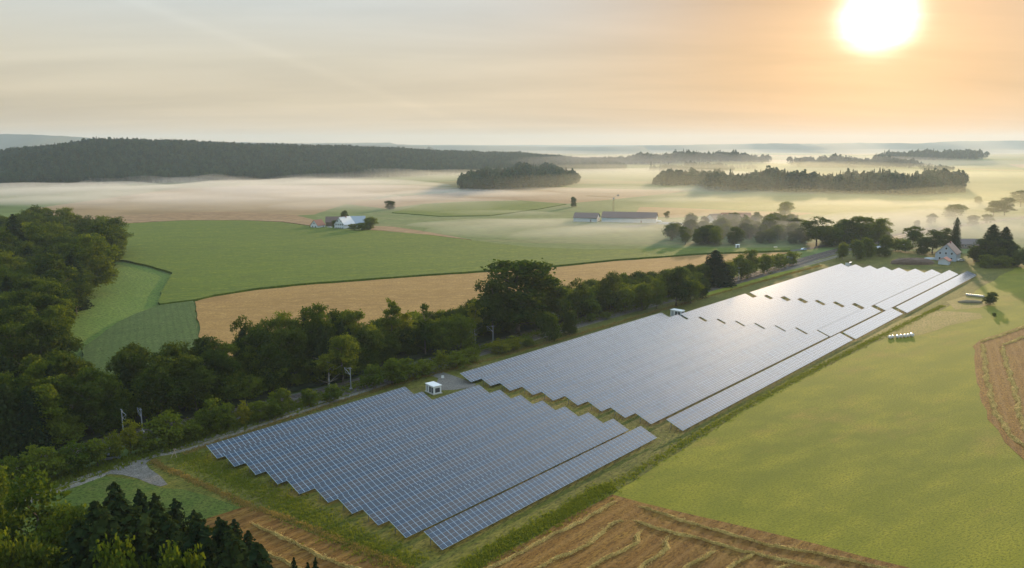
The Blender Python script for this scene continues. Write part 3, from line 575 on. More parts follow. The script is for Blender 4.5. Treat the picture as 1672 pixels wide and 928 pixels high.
# hamlet and field trees on the right
RT = [(1283, 352, 330, 'dark', 24, 'lone round tree in the misty green field'), (936, 338, 322, 'dark', 11, 'lone egg shaped tree left of the crane'), (1089, 359, 345, 'dark', 9, 'little round tree beyond the long barns'),
 (637, 342, 328, 'dark', 17, 'lone round tree in the mist right of the white farmhouse'), (605, 376, 355, 'dark', 24, 'dark round tree right of the white farmhouse'), (590, 378, 364, 'shrub', 22, 'dark bushes before the metal roofed wing'), (563, 362, 344, 'broadleaf', 13, 'tree rising behind the white farmhouse roof'), (576, 378, 366, 'shrub', 16, 'hedge piece below the metal roofed wing'), (547, 372, 360, 'dark', 10, 'small tree between farmhouse and brown barn'),
 (1333, 402, 355, 'dark', 52, 'big dark round tree by the road bend'), (1405, 402, 354, 'broadleaf', 38, 'misty round tree beyond the road, left of two'), (1434, 402, 357, 'broadleaf', 38, 'misty round tree beyond the road, right of two'), (1378, 402, 359, 'broadleaf', 34, 'misty tree right of the big dark tree'),
 (1362, 404, 372, 'broadleaf', 30, 'low misty tree next to the big dark tree'), (1375, 424, 396, 'broadleaf', 20, 'small green tree between tracks and panel corner'), (1398, 424, 392, 'broadleaf', 24, 'leafy tree above the glinting cabinet'), (1414, 421, 389, 'dark', 24, 'dark leafy tree in front of the misty pair'), (1444, 419, 385, 'broadleaf', 26, 'tree right of the grey hut by the meadow'), (1425, 416, 398, 'shrub', 20, 'bush behind the grey hut'),
 (1490, 406, 370, 'broadleaf', 28, 'round misty tree before the pale field'), (1462, 410, 389, 'shrub', 30, 'hedge bush left of the round misty tree'), (1478, 412, 392, 'shrub', 26, 'hedge bush below the round misty tree'), (1497, 372, 360, 'dark', 12, 'faint small tree behind the round misty tree'), (1521, 366, 349, 'dark', 16, 'faint egg shaped tree in the pale mist'),
 (1506, 416, 388, 'dark', 22, 'low tree at the left end of the hamlet grove'), (1522, 414, 376, 'dark', 36, 'spreading tree left of the hamlet house'), (1541, 412, 373, 'dark', 28, 'dark tree between spreading tree and tall spruce'), (1558, 414, 355, 'spruce', 19, 'tallest columnar spruce beside the hamlet house'),
 (1617, 430, 367, 'conifer', 26, 'pointed spruce in the right hamlet grove'), (1637, 431, 371, 'conifer', 24, 'second pointed spruce in the right hamlet grove'), (1600, 430, 391, 'dark', 34, 'rounded tree at the left of the right grove'), (1625, 432, 388, 'dark', 34, 'dark tree under the two pointed spruces'), (1645, 432, 392, 'dark', 26, 'dark tree at the right of the right grove'),
 (1590, 428, 402, 'shrub', 24, 'bush at the foot of the right grove'), (1662, 436, 408, 'dark', 24, 'low tree at the right frame edge'), (1682, 436, 404, 'dark', 30, 'tree cut by the right frame edge'), (1612, 437, 416, 'shrub', 34, 'low bush before the right grove'), (1640, 437, 418, 'shrub', 30, 'hedge bush before the right grove'),
 (1560, 356, 334, 'dark', 34, 'misty rounded tree clump in the pale field'), (1597, 334, 321, 'dark', 13, 'little dark tree on the misty ridge'), (1640, 352, 323, 'dark', 32, 'dark domed tree in the mist near the right edge'), (1622, 352, 328, 'broadleaf', 22, 'faint tree left of the domed one'), (1666, 338, 312, 'dark', 28, 'dark tree at the right edge in the mist'), (1690, 338, 310, 'dark', 34, 'dark tree beyond the right edge in the mist'), (1612, 366, 350, 'shrub', 20, 'faint bush in the pale field'), (1588, 368, 352, 'broadleaf', 18, 'faint small tree in the pale field'),
 (1616, 498, 477, 'dark', 21, 'dark round bush standing alone in the right meadow'), (1623, 519, 511, 'shrub', 7, 'tiny bush below the lone round one in the meadow')]
for px, by, ty, k, w, lab in RT: tree(px, by, ty, k, lab, wpx=w)
B1 = scatter([(1085, 392), (1120, 376), (1200, 370), (1310, 370), (1325, 398), (1200, 402), (1100, 401)], 13.5, 5)
for x, y in B1: plant(x, y, random.uniform(7, 14), random.choice(['dome', 'dome', 'broadleaf']), 'misty leafy tree in the copse below the red roofed farm', 'trees of the copse below the red roofed farm')
B2 = scatter([(1340, 400), (1350, 385), (1440, 384), (1450, 396), (1410, 402)], 11, 6)
for x, y in B2: plant(x, y, random.uniform(9, 14), random.choice(['dome', 'broadleaf']), 'leafy tree in the misty clump beyond the road', 'trees of the clump beyond the road')
print('B', len(B1), len(B2))
# ------------------------------------------------------------------ far woods as one mass each
def lod_tree(seed, conifer=False):
    g = np.random.default_rng(seed)
    if not conifer:
        n = 210; o = on_sphere(n, g); o[:, 2] = np.where(g.random(n) < .7, abs(o[:, 2]), o[:, 2]); r = g.uniform(.8, 1.1, n) * (1 + .2 * np.sin(5 * o[:, 0] + seed) * np.cos(4 * o[:, 1]))
        C = o * r[:, None] * np.array([4.6, 4.6, 7.5]) + np.array([0, 0, 11.5]); V, Fc = quads(C, g.uniform(.9, 1.7, n), o, .7, g)
    else:
        C = []; S = []; O = []
        for i in range(200):
            t = g.random() ** 1.3; a = g.uniform(0, 6.28); r = 3.4 * (1 - t) * g.uniform(.8, 1.05) + .1; C.append((r * math.cos(a), r * math.sin(a), 3 + 19 * t)); S.append(.5 + 1.0 * (1 - t)); O.append((math.cos(a), math.sin(a), .6))
        V, Fc = quads(np.array(C), np.array(S) * g.uniform(.8, 1.2, 200), np.array(O), .5, g)
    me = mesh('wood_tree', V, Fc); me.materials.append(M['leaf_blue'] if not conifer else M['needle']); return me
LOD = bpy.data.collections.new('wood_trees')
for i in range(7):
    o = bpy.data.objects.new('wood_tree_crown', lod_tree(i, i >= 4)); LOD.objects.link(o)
def gn_group():
    ng = bpy.data.node_groups.new('plant_wood', 'GeometryNodeTree'); ng.interface.new_socket('Geometry', in_out='INPUT', socket_type='NodeSocketGeometry'); ng.interface.new_socket('Geometry', in_out='OUTPUT', socket_type='NodeSocketGeometry')
    N, L = ng.nodes, ng.links; i = N.new('NodeGroupInput'); o = N.new('NodeGroupOutput'); ip = N.new('GeometryNodeInstanceOnPoints'); ci = N.new('GeometryNodeCollectionInfo')
    ci.inputs['Collection'].default_value = LOD; ci.inputs['Separate Children'].default_value = True; ci.inputs['Reset Children'].default_value = True
    L.new(i.outputs[0], ip.inputs['Points']); L.new(ci.outputs[0], ip.inputs['Instance']); ip.inputs['Pick Instance'].default_value = True
    for at, sock, ty in (('kind_index', 'Instance Index', 'INT'), ('tree_scale', 'Scale', 'FLOAT_VECTOR'), ('tree_turn', 'Rotation', 'FLOAT_VECTOR')):
        a = N.new('GeometryNodeInputNamedAttribute'); a.data_type = ty; a.inputs[0].default_value = at; L.new(a.outputs[0], ip.inputs[sock])
    L.new(ip.outputs[0], o.inputs[0]); return ng
GN = gn_group()
def wood(pts, label, conif=.4, hs=(.85, 1.2), name='wood', gn=None, rel=1.0):
    V = [(x, y, T(x, y) - 1.0) for x, y in pts]; me = mesh(name, V, []); n = len(V)
    a = me.attributes.new('kind_index', 'INT', 'POINT'); a.data.foreach_set('value', [random.randint(4 if not gn else 5, 6) if random.random() < conif else random.randint(0, 3 if not gn else 4) for _ in range(n)])
    a = me.attributes.new('tree_scale', 'FLOAT_VECTOR', 'POINT'); s = []
    for x, y in pts: k = random.uniform(*hs) * (1 + rel * .22 * math.sin(x / 31 + y / 47) * math.sin(y / 39 - x / 90 + 1)) * (1 + rel * .10 * math.sin(x / 11)) * (random.choice([1, 1, 1, 1 + .25 * rel])); q = k * random.uniform(.9, 1.25); s += [q, q, k]
    a.data.foreach_set('vector', s)
    a = me.attributes.new('tree_turn', 'FLOAT_VECTOR', 'POINT'); a.data.foreach_set('vector', sum(([0, 0, random.uniform(0, 6.28)] for _ in range(n)), []))
    o = link(name, me, None); md = o.modifiers.new('planting', 'NODES'); md.node_group = gn or GN; tag(o, label, 'wood', kind='stuff'); return o
LODN = bpy.data.collections.new('wood_trees_near')
for k in (('dark', 0), ('dark', 1), ('dark', 2), ('broadleaf', 0), ('broadleaf', 2), ('conifer', 0), ('conifer', 1)):
    LODN.objects.link(bpy.data.objects.new('wood_tree_crown', PROTO[k][0]))
GN2 = GN.copy(); [setattr(n.inputs['Collection'], 'default_value', LODN) for n in GN2.nodes if n.bl_idname == 'GeometryNodeCollectionInfo']
wood(W1F, 'dense mass of treetops in the left wood behind its front trees', .1, (1.05, 1.4), gn=GN2)
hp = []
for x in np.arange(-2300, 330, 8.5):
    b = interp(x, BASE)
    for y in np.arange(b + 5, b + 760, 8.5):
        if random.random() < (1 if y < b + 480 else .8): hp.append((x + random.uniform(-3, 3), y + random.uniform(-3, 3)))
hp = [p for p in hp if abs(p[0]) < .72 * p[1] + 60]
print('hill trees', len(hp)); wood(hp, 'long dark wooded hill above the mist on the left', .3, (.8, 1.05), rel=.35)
def patch(px_poly, label, sp=8, conif=.3, hs=(.85, 1.2)):
    pts = scatter(px_poly, sp, len(label)); wood(pts, label, conif, hs); print(label, len(pts))
patch([(747, 312), (765, 300), (840, 288), (900, 290), (948, 298), (925, 305), (860, 309), (800, 314)], 'dark island of wood between the misty fields at the centre', 8, .3, (.85, 1.15))
patch([(1140, 306), (1175, 302), (1350, 305), (1460, 306), (1570, 305), (1572, 316), (1500, 319), (1350, 316), (1160, 313)], 'long straight wood standing in the mist on the right', 8, .5, (.85, 1.1))
patch([(1062, 301), (1100, 296), (1180, 294), (1180, 299), (1140, 304), (1080, 304)], 'low misty wood at the left end of the long straight wood', 9, .3, (.7, 1.0))
def far_patch(x0, x1, y0, y1, label, hs=(.9, 1.15), sp=12):
    pts = [(x + random.uniform(-4, 4), y + random.uniform(-4, 4)) for x in np.arange(x0, x1, sp) for y in np.arange(y0, y1, sp) if ((x - (x0+x1)/2) / ((x1-x0)/2)) ** 2 + ((y - (y0+y1)/2) / ((y1-y0)/2)) ** 2 < 1 + random.uniform(-.2, .1)]
    wood(pts, label, .25, hs)
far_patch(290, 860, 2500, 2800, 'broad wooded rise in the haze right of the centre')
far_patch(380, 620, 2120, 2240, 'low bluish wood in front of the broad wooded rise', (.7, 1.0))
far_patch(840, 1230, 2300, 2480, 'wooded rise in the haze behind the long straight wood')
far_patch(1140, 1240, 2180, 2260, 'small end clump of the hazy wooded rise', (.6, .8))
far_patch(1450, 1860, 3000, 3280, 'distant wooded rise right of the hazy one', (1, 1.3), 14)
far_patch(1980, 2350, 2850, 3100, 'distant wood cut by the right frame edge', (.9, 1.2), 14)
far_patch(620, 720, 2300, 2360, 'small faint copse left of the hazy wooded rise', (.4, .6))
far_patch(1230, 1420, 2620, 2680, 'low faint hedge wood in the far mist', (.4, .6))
# ------------------------------------------------------------------ solar park
AZ = R(41.5); DU = Vector((math.sin(AZ), math.cos(AZ), 0)); DN = Vector((-DU.y, DU.x, 0)); O0 = G(722, 898, .8); O0.z = 0
ROT = math.atan2(DU.y, DU.x)
CP, NM, SL = 1.29, 5, 5.03                      # column pitch, modules up the slope, slope length
ZL, ZU = .8, 2.62; WH = math.sqrt(SL**2 - (ZU - ZL)**2); SLM = SL / NM
def glass_mat():
    m, nt, out = newmat('solar_glass'); N, L = nt.nodes, nt.links; b = N.new('ShaderNodeBsdfPrincipled'); L.new(b.outputs[0], out.inputs[0])
    ge = N.new('ShaderNodeNewGeometry'); r = N.new('ShaderNodeValToRGB'); L.new(ge.outputs['Random Per Island'], r.inputs[0]); e = r.color_ramp.elements
    e[0].color = (.005, .028, .060, 1); e[1].color = (.012, .044, .080, 1)
    for p, c in ((.45, (.008, .034, .070)), (.8, (.020, .034, .052)), (.92, (.034, .034, .042))): q = e.new(p); q.color = (*c, 1)
    L.new(r.outputs[0], b.inputs['Base Color']); b.inputs['Roughness'].default_value = .16; b.inputs['IOR'].default_value = 1.52
    return m
M['glass'] = glass_mat(); M['alu'] = P('module_frame', (.60, .76, .88), .5, .0); M['steel'] = P('galvanised', (.30, .31, .32), .5, .6)
def panel_mesh(ncol, seed=0):
    """ncol columns of five modules; x along the row, lower edge at the origin"""
    sy, sz = WH / SL, (ZU - ZL) / SL; V = []; Fc = []; mi = []; W = ncol * CP; g = random.Random(seed)
    def pt(u, s, h=0): return (u, s * sy - h * sz, ZL + s * sz + h * sy)
    def slab(u0, u1, s0, s1, h0, h1, top, side, dh=(0, 0, 0, 0)):
        k = len(V); q = ((u0, s0), (u1, s0), (u1, s1), (u0, s1)); V.extend([pt(*a, h0) for a in q]); V.extend([pt(*a, h1 + d) for a, d in zip(q, dh)])
        Fc.extend([tuple(k + i for i in f) for f in ((3,2,1,0),(4,5,6,7),(0,1,5,4),(1,2,6,5),(2,3,7,6),(3,0,4,7))]); mi.extend([side, top, side, side, side, side])
    slab(.0, W - .004, 0, SL, -.05, 0, 1, 1)
    for c in range(ncol):
        for r in range(NM):
            a, b = g.uniform(-.006, .006), g.uniform(-.006, .006)
            slab(c * CP + .035, (c + 1) * CP - .045, r * SLM + .014, (r + 1) * SLM - .014, .002, .02, 0, 1, (0, a, a + b, b) if False else (.0, max(0, a), max(0, a + b), max(0, b)))
    me = mesh('panel_column' if ncol == 1 else 'panel_surface', V, Fc, mi); me.materials.append(M['glass']); me.materials.append(M['alu']); return me
COLS = [panel_mesh(1, i) for i in range(10)]
def frame_mesh(W):
    b = MB(); sy, sz = WH / SL, (ZU - ZL) / SL
    for s in (.7, 2.5, 4.3): b.box(0, W, s * sy - .04, s * sy + .04, ZL + s * sz - .17, ZL + s * sz - .075)
    k = max(2, int(W / 4.5)); 
    for i in range(k + 1):
        u = .6 + (W - 1.2) * i / k
        for s in (1.2, 3.9): b.box(u - .05, u + .05, s * sy - .06, s * sy + .06, -.2, ZL + s * sz - .175)
    return b
BLK = [('near', [-.2, -.7, -1.3, -1.6, -2.1, -3.3, -3.8, -4.5, -5.3, -6.1], [71, 70.9, 70.6, 70.3, 70.1, 69.8, 69.5, 69, 54, 53.8], [0, 7.95, 15.35, 22.75, 30.2, 37.7, 45.2, 52.8, 60.2, 67.3], True),
 ('middle', [79.3, 78.7, 77.9, 77.4, 77.0, 76.5, 75.9, 75.4, 74.6, 73.6], [201.8, 200.7, 199, 197.8, 196.3, 195.1, 193.9, 192.4, 190.8, 189.7], [-2.3, 6.0, 13.5, 21, 28.6, 36.1, 43.5, 50.8, 58.1, 65.1], True),
 ('third', [203.2, 202.0, 200.2, 199.0, 197.5, 196.4, 195.3, 194, 192.4], [261.8, 260.8, 259.6, 258.1, 256.9, 255.8, 254.9, 253.8, 251.8], [-2.7, 5.6, 13.2, 20.8, 28.4, 36.0, 43.4, 50.7, 57.9], False),
 ('farthest', [265.5, 264.4, 262.9, 261.6, 260.2, 259.2, 258.4, 257.4, 256.2], [395.4, 391.8, 388.2, 385, 382.4, 380.8, 380.2, 379.6, 377.5], [-3.5, 4.7, 12.5, 20.2, 27.9, 35.4, 42.9, 50.4, 57.8], False)]
SURF = {}
for bn, U0, U1, VV, cols in BLK:
    for i, (u0, u1, v) in enumerate(zip(U0, U1, VV)):
        n = int(round((u1 - u0) / CP)); loc = O0 + DU * (u1 - n * CP) + DN * v
        t = empty('solar_table', loc, ROT)
        tag(t, '%s row of solar panels from the meadow side in the %s block' % (ORD[i], bn), 'solar panels', 'rows of the solar park')
        if cols:
            for k in range(n):
                c = bpy.data.objects.new('panel_column', COLS[random.randrange(10)]); COL.objects.link(c); c.parent = t; c.location = (k * CP, 0, .012 * math.sin(k * .37 + i)); c.rotation_euler = (random.gauss(0, .0022), random.gauss(0, .0012), 0)
        else:
            if n not in SURF: SURF[n] = panel_mesh(n, n)
            c = bpy.data.objects.new('panel_surface', SURF[n]); COL.objects.link(c); c.parent = t
        frame_mesh(n * CP).build('support_frame', M['steel'], t)
def uv(u, v, z=0): p = O0 + DU * u + DN * v; return Vector((p.x, p.y, z))

# ------------------------------------------------------------------ stations and small things
white = P('white_paint', (.75, .76, .74), .6, noise=.06); grey = P('grey_paint', (.30, .33, .34), .6); dgrey = P('dark_grille', (.05, .06, .065), .6); conc = P('concrete', (.42, .40, .37), .9, noise=.15)
galv = P('mast_steel', (.34, .37, .40), .5, .5)
def station(loc, rz, label, w=5.2, d=3.0, h=2.5, shiny=None):
    t = empty('transformer_station', loc, rz); tag(t, label, 'transformer station', 'transformer stations')
    MB().box(-w/2-.25, w/2+.25, -d/2-.25, d/2+.25, 0, .18).build('base_slab', conc, t)
    MB().box(-w/2, w/2, -d/2, d/2, .18, h).build('wall', white, t, .03)
    if shiny:                                                      # shiny barrel roof, its curve added to catch the sun
        V = []; Fc = []
        for i in range(13):
            a = R(-40 + 80 * i / 12); y = (d/2 + .18) * math.sin(a) / math.sin(R(40)); z = h + .05 + 1.7 * (math.cos(a) - math.cos(R(40))); V += [(-w/2-.18, y, z), (w/2+.18, y, z), (-w/2-.18, y, h), (w/2+.18, y, h)]
        for i in range(12): a = 4 * i; Fc += [(a, a+1, a+5, a+4), (a, a+4, a+6, a+2), (a+1, a+3, a+7, a+5)]
        link('roof', mesh('roof', V, Fc, smooth=False), shiny, t)
    else: MB().box(-w/2-.18, w/2+.18, -d/2-.18, d/2+.18, h, h+.2).build('roof', white, t, .04)
    for x in (-w*.30, w*.05, w*.33): 
        o = MB().box(x-w*.11, x+w*.11, -d/2-.04, -d/2-.003, .3, h-.3).build('door', dgrey if x > -1 else grey, t)
        MB().box(x+w*.07, x+w*.09, -d/2-.07, -d/2-.042, 1.2, 1.4).build('handle', galv, o)
    MB().box(w/2+.003, w/2+.04, -d*.3, d*.3, .5, h-.5).build('grille', dgrey, t)
    return t
s1 = G(708, 641, 0); station((s1.x, s1.y, .05), R(-52) + 0, 'white roofed transformer station beside the near panel block', w=4.2, d=2.6, h=2.3)
s2 = G(1106, 517, 0); station((s2.x, s2.y, .05), R(-45), 'pale transformer station behind the notch in the second block', w=5.0, d=2.8, h=2.6)
s3 = G(1385, 434, 0); shiny = P('glint_sheet_metal', (.8, .75, .7), .09, 1)
station((s3.x, s3.y, .05), ROT, 'small station with a mirror bright roof at the far panel corner', w=3.4, d=2.4, h=2.0, shiny=shiny)
def post_sign(px, py, h, label, size=.8, name='sign', cat='sign', mat=white, kind='plate'):
    p = G(px, py, 0); t = empty(name, (p.x, p.y, 0), 0); tag(t, label, cat)
    MB().bar((0, 0, -.2), (0, 0, h), .06).build('pole', galv, t); MB().box(-size/2, size/2, -.10, -.06, h - size, h).build(kind, mat, t, .02); return t
post_sign(723, 622, 1.7, 'small white sign on a post behind the near station', .8)
post_sign(1165, 460, 2.6, 'white railway marker highest up beside the pointed conifer', 1.0)
post_sign(1182, 466, 2.4, 'white railway marker in the middle of three by the tracks', .9)
post_sign(1193, 462, 2.2, 'white railway marker right of the middle one', .9)
post_sign(1384, 409, 2.0, 'lowest white signal board under the leafy tree', 1.2)
post_sign(1389, 404, 2.6, 'middle white signal board beneath the road bend', 1.2)
post_sign(1386, 397, 2.4, 'topmost white signal board by the road', 1.6)
def box_thing(px, py, w, d, h, rz, name, cat, label, mat, roofmat=None, rh=0):
    p = G(px, py, 0); t = empty(name, (p.x, p.y, 0), rz); tag(t, label, cat)
    MB().box(-w/2, w/2, -d/2, d/2, 0, h).build('wall', mat, t)
    V = [(-w/2-.2, -d/2-.2, h+.003), (w/2+.2, -d/2-.2, h+.003), (w/2+.2, d/2+.2, h+.003), (-w/2-.2, d/2+.2, h+.003), (-w/2-.2, 0, h+rh+.1), (w/2+.2, 0, h+rh+.1)]
    MB().add(V, [(0,1,5,4), (2,3,4,5), (0,4,3), (1,2,5), (3,2,1,0)]).build('roof', roofmat or mat, t)
    MB().box(-.45, .45, -d/2-.05, -d/2-.003, .02, min(2, h-.1)).build('door', dgrey, t); return t
box_thing(1431, 411, 7, 5, 2.6, R(20), 'hut', 'hut', 'grey hut among the bushes by the meadow', P('hut_grey', (.42, .45, .5), .7), P('hut_roof', (.35, .38, .42), .6), 1.0)
box_thing(1446, 416, 2.2, 1.6, 1.7, 0, 'field_box', 'box', 'small cream box at the meadow hedge', P('cream', (.75, .65, .48), .6), None, .2)
box_thing(1477, 405, 3.5, 2.5, 2.2, 0, 'hut', 'hut', 'tiny white hut by the hedge under the round misty tree', white, None, .6)
box_thing(1204, 405, 2.4, 2.0, 2.2, 0, 'hut', 'hut', 'small white hut at the edge of the green field', white, None, .3)
box_thing(1266, 407, 2.0, 1.5, 1.4, 0, 'field_box', 'box', 'tiny cream box at the field edge left of the car', P('cream_box', (.7, .6, .42), .6), None, .2)
# wooden gate frame by the junction
def gate():
    p = G(284, 748, 0); t = empty('wooden_stand', (p.x, p.y, 0), R(20)); tag(t, 'leaning wooden post frame beside the track junction', 'post frame')
    w = P('weathered_wood', (.36, .28, .22), .85, noise=.3)
    MB().bar((-.7, 0, -.1), (.5, .1, 2.1), .06).build('post', w, t); MB().bar((.6, 0, -.1), (.1, .1, 2.2), .06).build('post', w, t); MB().bar((-.4, .03, .9), (.5, .05, 1.0), .045).build('brace', w, t); MB().bar((.1, .1, 2.1), (1.1, .5, 1.4), .045).build('brace', w, t)
gate()
# overhead line masts
def mast(px, by, h, side, label, arms=1, lean=0):
    p = G(px, by, 0); i = min(range(len(RAIL)), key=lambda k: (RAIL[k] - p).length); d = (RAIL[min(i+1, len(RAIL)-1)] - RAIL[i-1]).normalized(); a = math.atan2(d.y, d.x)
    t = empty('overhead_line_mast', (p.x, p.y, 0), a); tag(t, label, 'mast', 'overhead line masts')
    MB().box(-.4, .4, -.4, .4, -.1, .35).build('foundation', conc, t)
    MB().bar((0, 0, .3), (0, 0, h), .17, .11, 8).build('pole', galv, t)
    b = MB(); s = side; b.bar((0, 0, h - 2.2), (0, s * 3.0, h - .6), .06); b.bar((0, 0, h - .5), (0, s * 3.0, h - .6), .05); b.bar((0, s * 3.0, h - .6), (0, s * 2.4, h - 2.0), .04); b.bar((0, 0, h - 2.2), (0, s * 2.4, h - 2.0), .04); b.build('bracket', galv, t)
    for zz in (h - 2.2, h - .5): MB().bar((0, s * .2, zz), (0, s * .7, zz + (.25 if zz < h - 1 else -.02)), .11, .11, 8).build('insulator', P('porcelain', (.45, .35, .28), .3) if 'porc' not in M else M['porc'], t)
    MB().bar((-.0, -.9, h - .15), (0, .9, h - .15), .05).build('crossarm', galv, t)
M['porc'] = P('porcelain', (.45, .38, .32), .3)
mast(203, 722, 8.2, -1, 'overhead line mast with a crossarm, nearest to the left edge')
mast(233, 706, 6.2, 1, 'overhead line mast with slanted bracket behind the yellow bush')
mast(538, 632, 7.6, -1, 'left mast of the twin pair before the belt')
mast(573, 636, 6.6, 1, 'right mast of the twin pair, with its slanted bracket')
mast(768, 573, 7.0, -1, 'slim mast before the bushes below the great tree')
mast(805, 560, 6.4, 1, 'mast with slanted bracket opposite the slim one')
mast(903, 540, 7.0, -1, 'mast half hidden behind the two round bushes'); mast(965, 520, 7.0, 1, 'mast among the dark trees before the second block')
mast(1078, 493, 7.0, -1, 'mast beside the ragged trees of the belt'); mast(1206, 458, 7.0, 1, 'mast by the low tree row, on the wood side'); mast(1285, 438, 7.0, -1, 'last visible mast, by the bend of the tracks')
# wrapped bales
def bale_mesh(seed):
    g = random.Random(seed); V = []; n, k = 14, 5; prof = [(-.62, .0), (-.6, .50), (-.5, .60), (.5, .61), (.6, .50), (.62, 0)]
    for x, r in prof:
        for i in range(n): a = 6.283 * i / n; rr = r * (1 + g.uniform(-.03, .03)); V.append((x, rr * math.cos(a), .6 + rr * math.sin(a) * .97))
    m_ = len(prof); Fc = [(j*n+i, j*n+(i+1) % n, (j+1)*n+(i+1) % n, (j+1)*n+i) for j in range(m_-1) for i in range(n)]
    me = mesh('silage_bale', V, Fc, smooth=True); me.materials.append(M['wrap']); return me
M['wrap'] = P('bale_wrap', (.62, .60, .57), .35, noise=.08)
bms = [bale_mesh(i) for i in range(4)]
pa, pb = G(1452, 553, 0), G(1489, 550, 0)
for i in range(7):
    p = pa.lerp(pb, i / 6); o = bpy.data.objects.new('silage_bale', bms[i % 4]); COL.objects.link(o); o.location = (p.x + random.uniform(-.1, .1), p.y + random.uniform(-.3, .3), .02 + 0); o.rotation_euler = (0, 0, R(90 + random.uniform(-25, 25))); s = random.uniform(.86, 1.15); o.scale = (s, s, s)
    tag(o, '%s white wrapped bale from the left in the row on the meadow' % ORD[i], 'bale', 'wrapped bales in the meadow row')
pa, pb = G(1579, 483, 0), G(1605, 486, 0)
for i in range(9):
    p = pa.lerp(pb, i / 8); o = bpy.data.objects.new('silage_bale', bms[(i * 3) % 4]); COL.objects.link(o); o.location = (p.x, p.y, .02); o.rotation_euler = (0, 0, R(100 + random.uniform(-8, 8))); s = random.uniform(.8, .9); o.scale = (s, s, s)
    tag(o, '%s wrapped bale from the left in the row by the lone round bush' % ORD[i], 'bale', 'wrapped bales by the lone bush')
# straw rows
def straw(px_pts, label, w=1.5, h=.45, seed=0):
    l = smoothline([G(*p, 0) for p in px_pts], 14); pts = [l[0]]
    for p in l[1:]:
        while (p - pts[-1]).length > .35: pts.append(pts[-1] + (p - pts[-1]).normalized() * .35)
    g = random.Random(seed); V = []; n = len(pts); K = 7
    for i, p in enumerate(pts):
        d = (pts[min(i+1, n-1)] - pts[max(i-1, 0)]).normalized(); s = Vector((-d.y, d.x, 0)); c = math.sin(i * .13 + seed) * .22 + math.sin(i * .41) * .12; e = min(1, i / 6 + .1, (n - 1 - i) / 6 + .1); ww = w * e * (1 + .25 * math.sin(i * .23 + 2) + g.uniform(-.22, .22))
        for k in range(K):
            t = k / (K - 1) * 2 - 1; V.append(p + s * (t * ww / 2 + c + g.uniform(-.08, .08)) + Vector((0, 0, .065 + (h * e * (1 - t * t) * g.uniform(.5, 1.3) if 0 < k < K-1 else 0))))
    Fc = [(i*K+k, (i+1)*K+k, (i+1)*K+k+1, i*K+k+1) for i in range(n-1) for k in range(K-1)]
    q0 = len(V)
    for i in range(n * 5):                                      # loose stalks
        p = pts[g.randrange(n)] + Vector((g.gauss(0, w * .38), g.gauss(0, w * .38), .1 + g.uniform(0, .25))); a = g.uniform(0, 6.28); u = Vector((math.cos(a), math.sin(a), g.uniform(-.2, .4))) * g.uniform(.15, .35); v = Vector((-u.y, u.x, .1)) * .22
        V += [p - u - v, p + u - v, p + u + v]; Fc.append((len(V)-3, len(V)-2, len(V)-1))
    o = link('straw_windrow', mesh('straw_windrow', V, Fc), M['straw']); tag(o, label, 'straw row', 'rows of cut straw'); return o
STR = [([(755, 955), (805, 926), (868, 893), (935, 858), (985, 832), (1008, 818)], 'long straw row nearest the park verge'),
 ([(800, 985), (882, 926), (945, 898), (985, 868), (1010, 852), (1022, 853)], 'second straw row from the park verge, hooked at its top'),
 ([(900, 985), (968, 926), (1010, 903), (1036, 888), (1040, 876), (1050, 866)], 'third straw row, kinked near its upper end'),
 ([(1000, 975), (1050, 926), (1076, 908), (1087, 897), (1085, 886), (1092, 878)], 'fourth straw row, bent sharply at its top'),
 ([(1070, 975), (1122, 928), (1150, 910), (1168, 897)], 'short straight straw row right of the bent one'),
 ([(1150, 975), (1192, 928), (1215, 912), (1235, 904)], 'straw row meeting the second long cross row'),
 ([(1240, 975), (1262, 935), (1290, 922)], 'last short straw row at the lower frame edge'),
 ([(1042, 828), (1085, 841), (1140, 858), (1200, 876), (1245, 888), (1300, 898), (1380, 915), (1450, 930), (1560, 960)], 'long straw row following the meadow edge'),
 ([(1034, 851), (1075, 864), (1130, 877), (1200, 898), (1250, 908), (1320, 925), (1400, 945)], 'second long cross row below the meadow edge'),
 ([(410, 856), (450, 872), (492, 894), (540, 915), (580, 930), (660, 960)], 'golden straw row beside the foreground spruces'),
 ([(425, 898), (455, 912), (490, 932), (540, 960)], 'lower golden straw row at the foot of the last spruce'),
 ([(1604, 562), (1608, 590), (1610, 615), (1617, 640), (1622, 665), (1636, 690), (1650, 710), (1680, 735)], 'curving straw row on the right stubble slope'),
 ([(1600, 559), (1640, 546), (1690, 527)], 'thin straw row along the top of the right stubble slope'),
 ([(1636, 565), (1642, 590), (1650, 615), (1660, 650), (1668, 690), (1700, 730)], 'second curving straw row near the right frame edge'),
 ([(1638, 564), (1665, 553), (1710, 538)], 'short straw row joining the second curving one')]
for i, (p, l) in enumerate(STR): straw(p, l, seed=i, w=.8 if i < 9 else .75 if i < 11 else 1.4, h=.34)
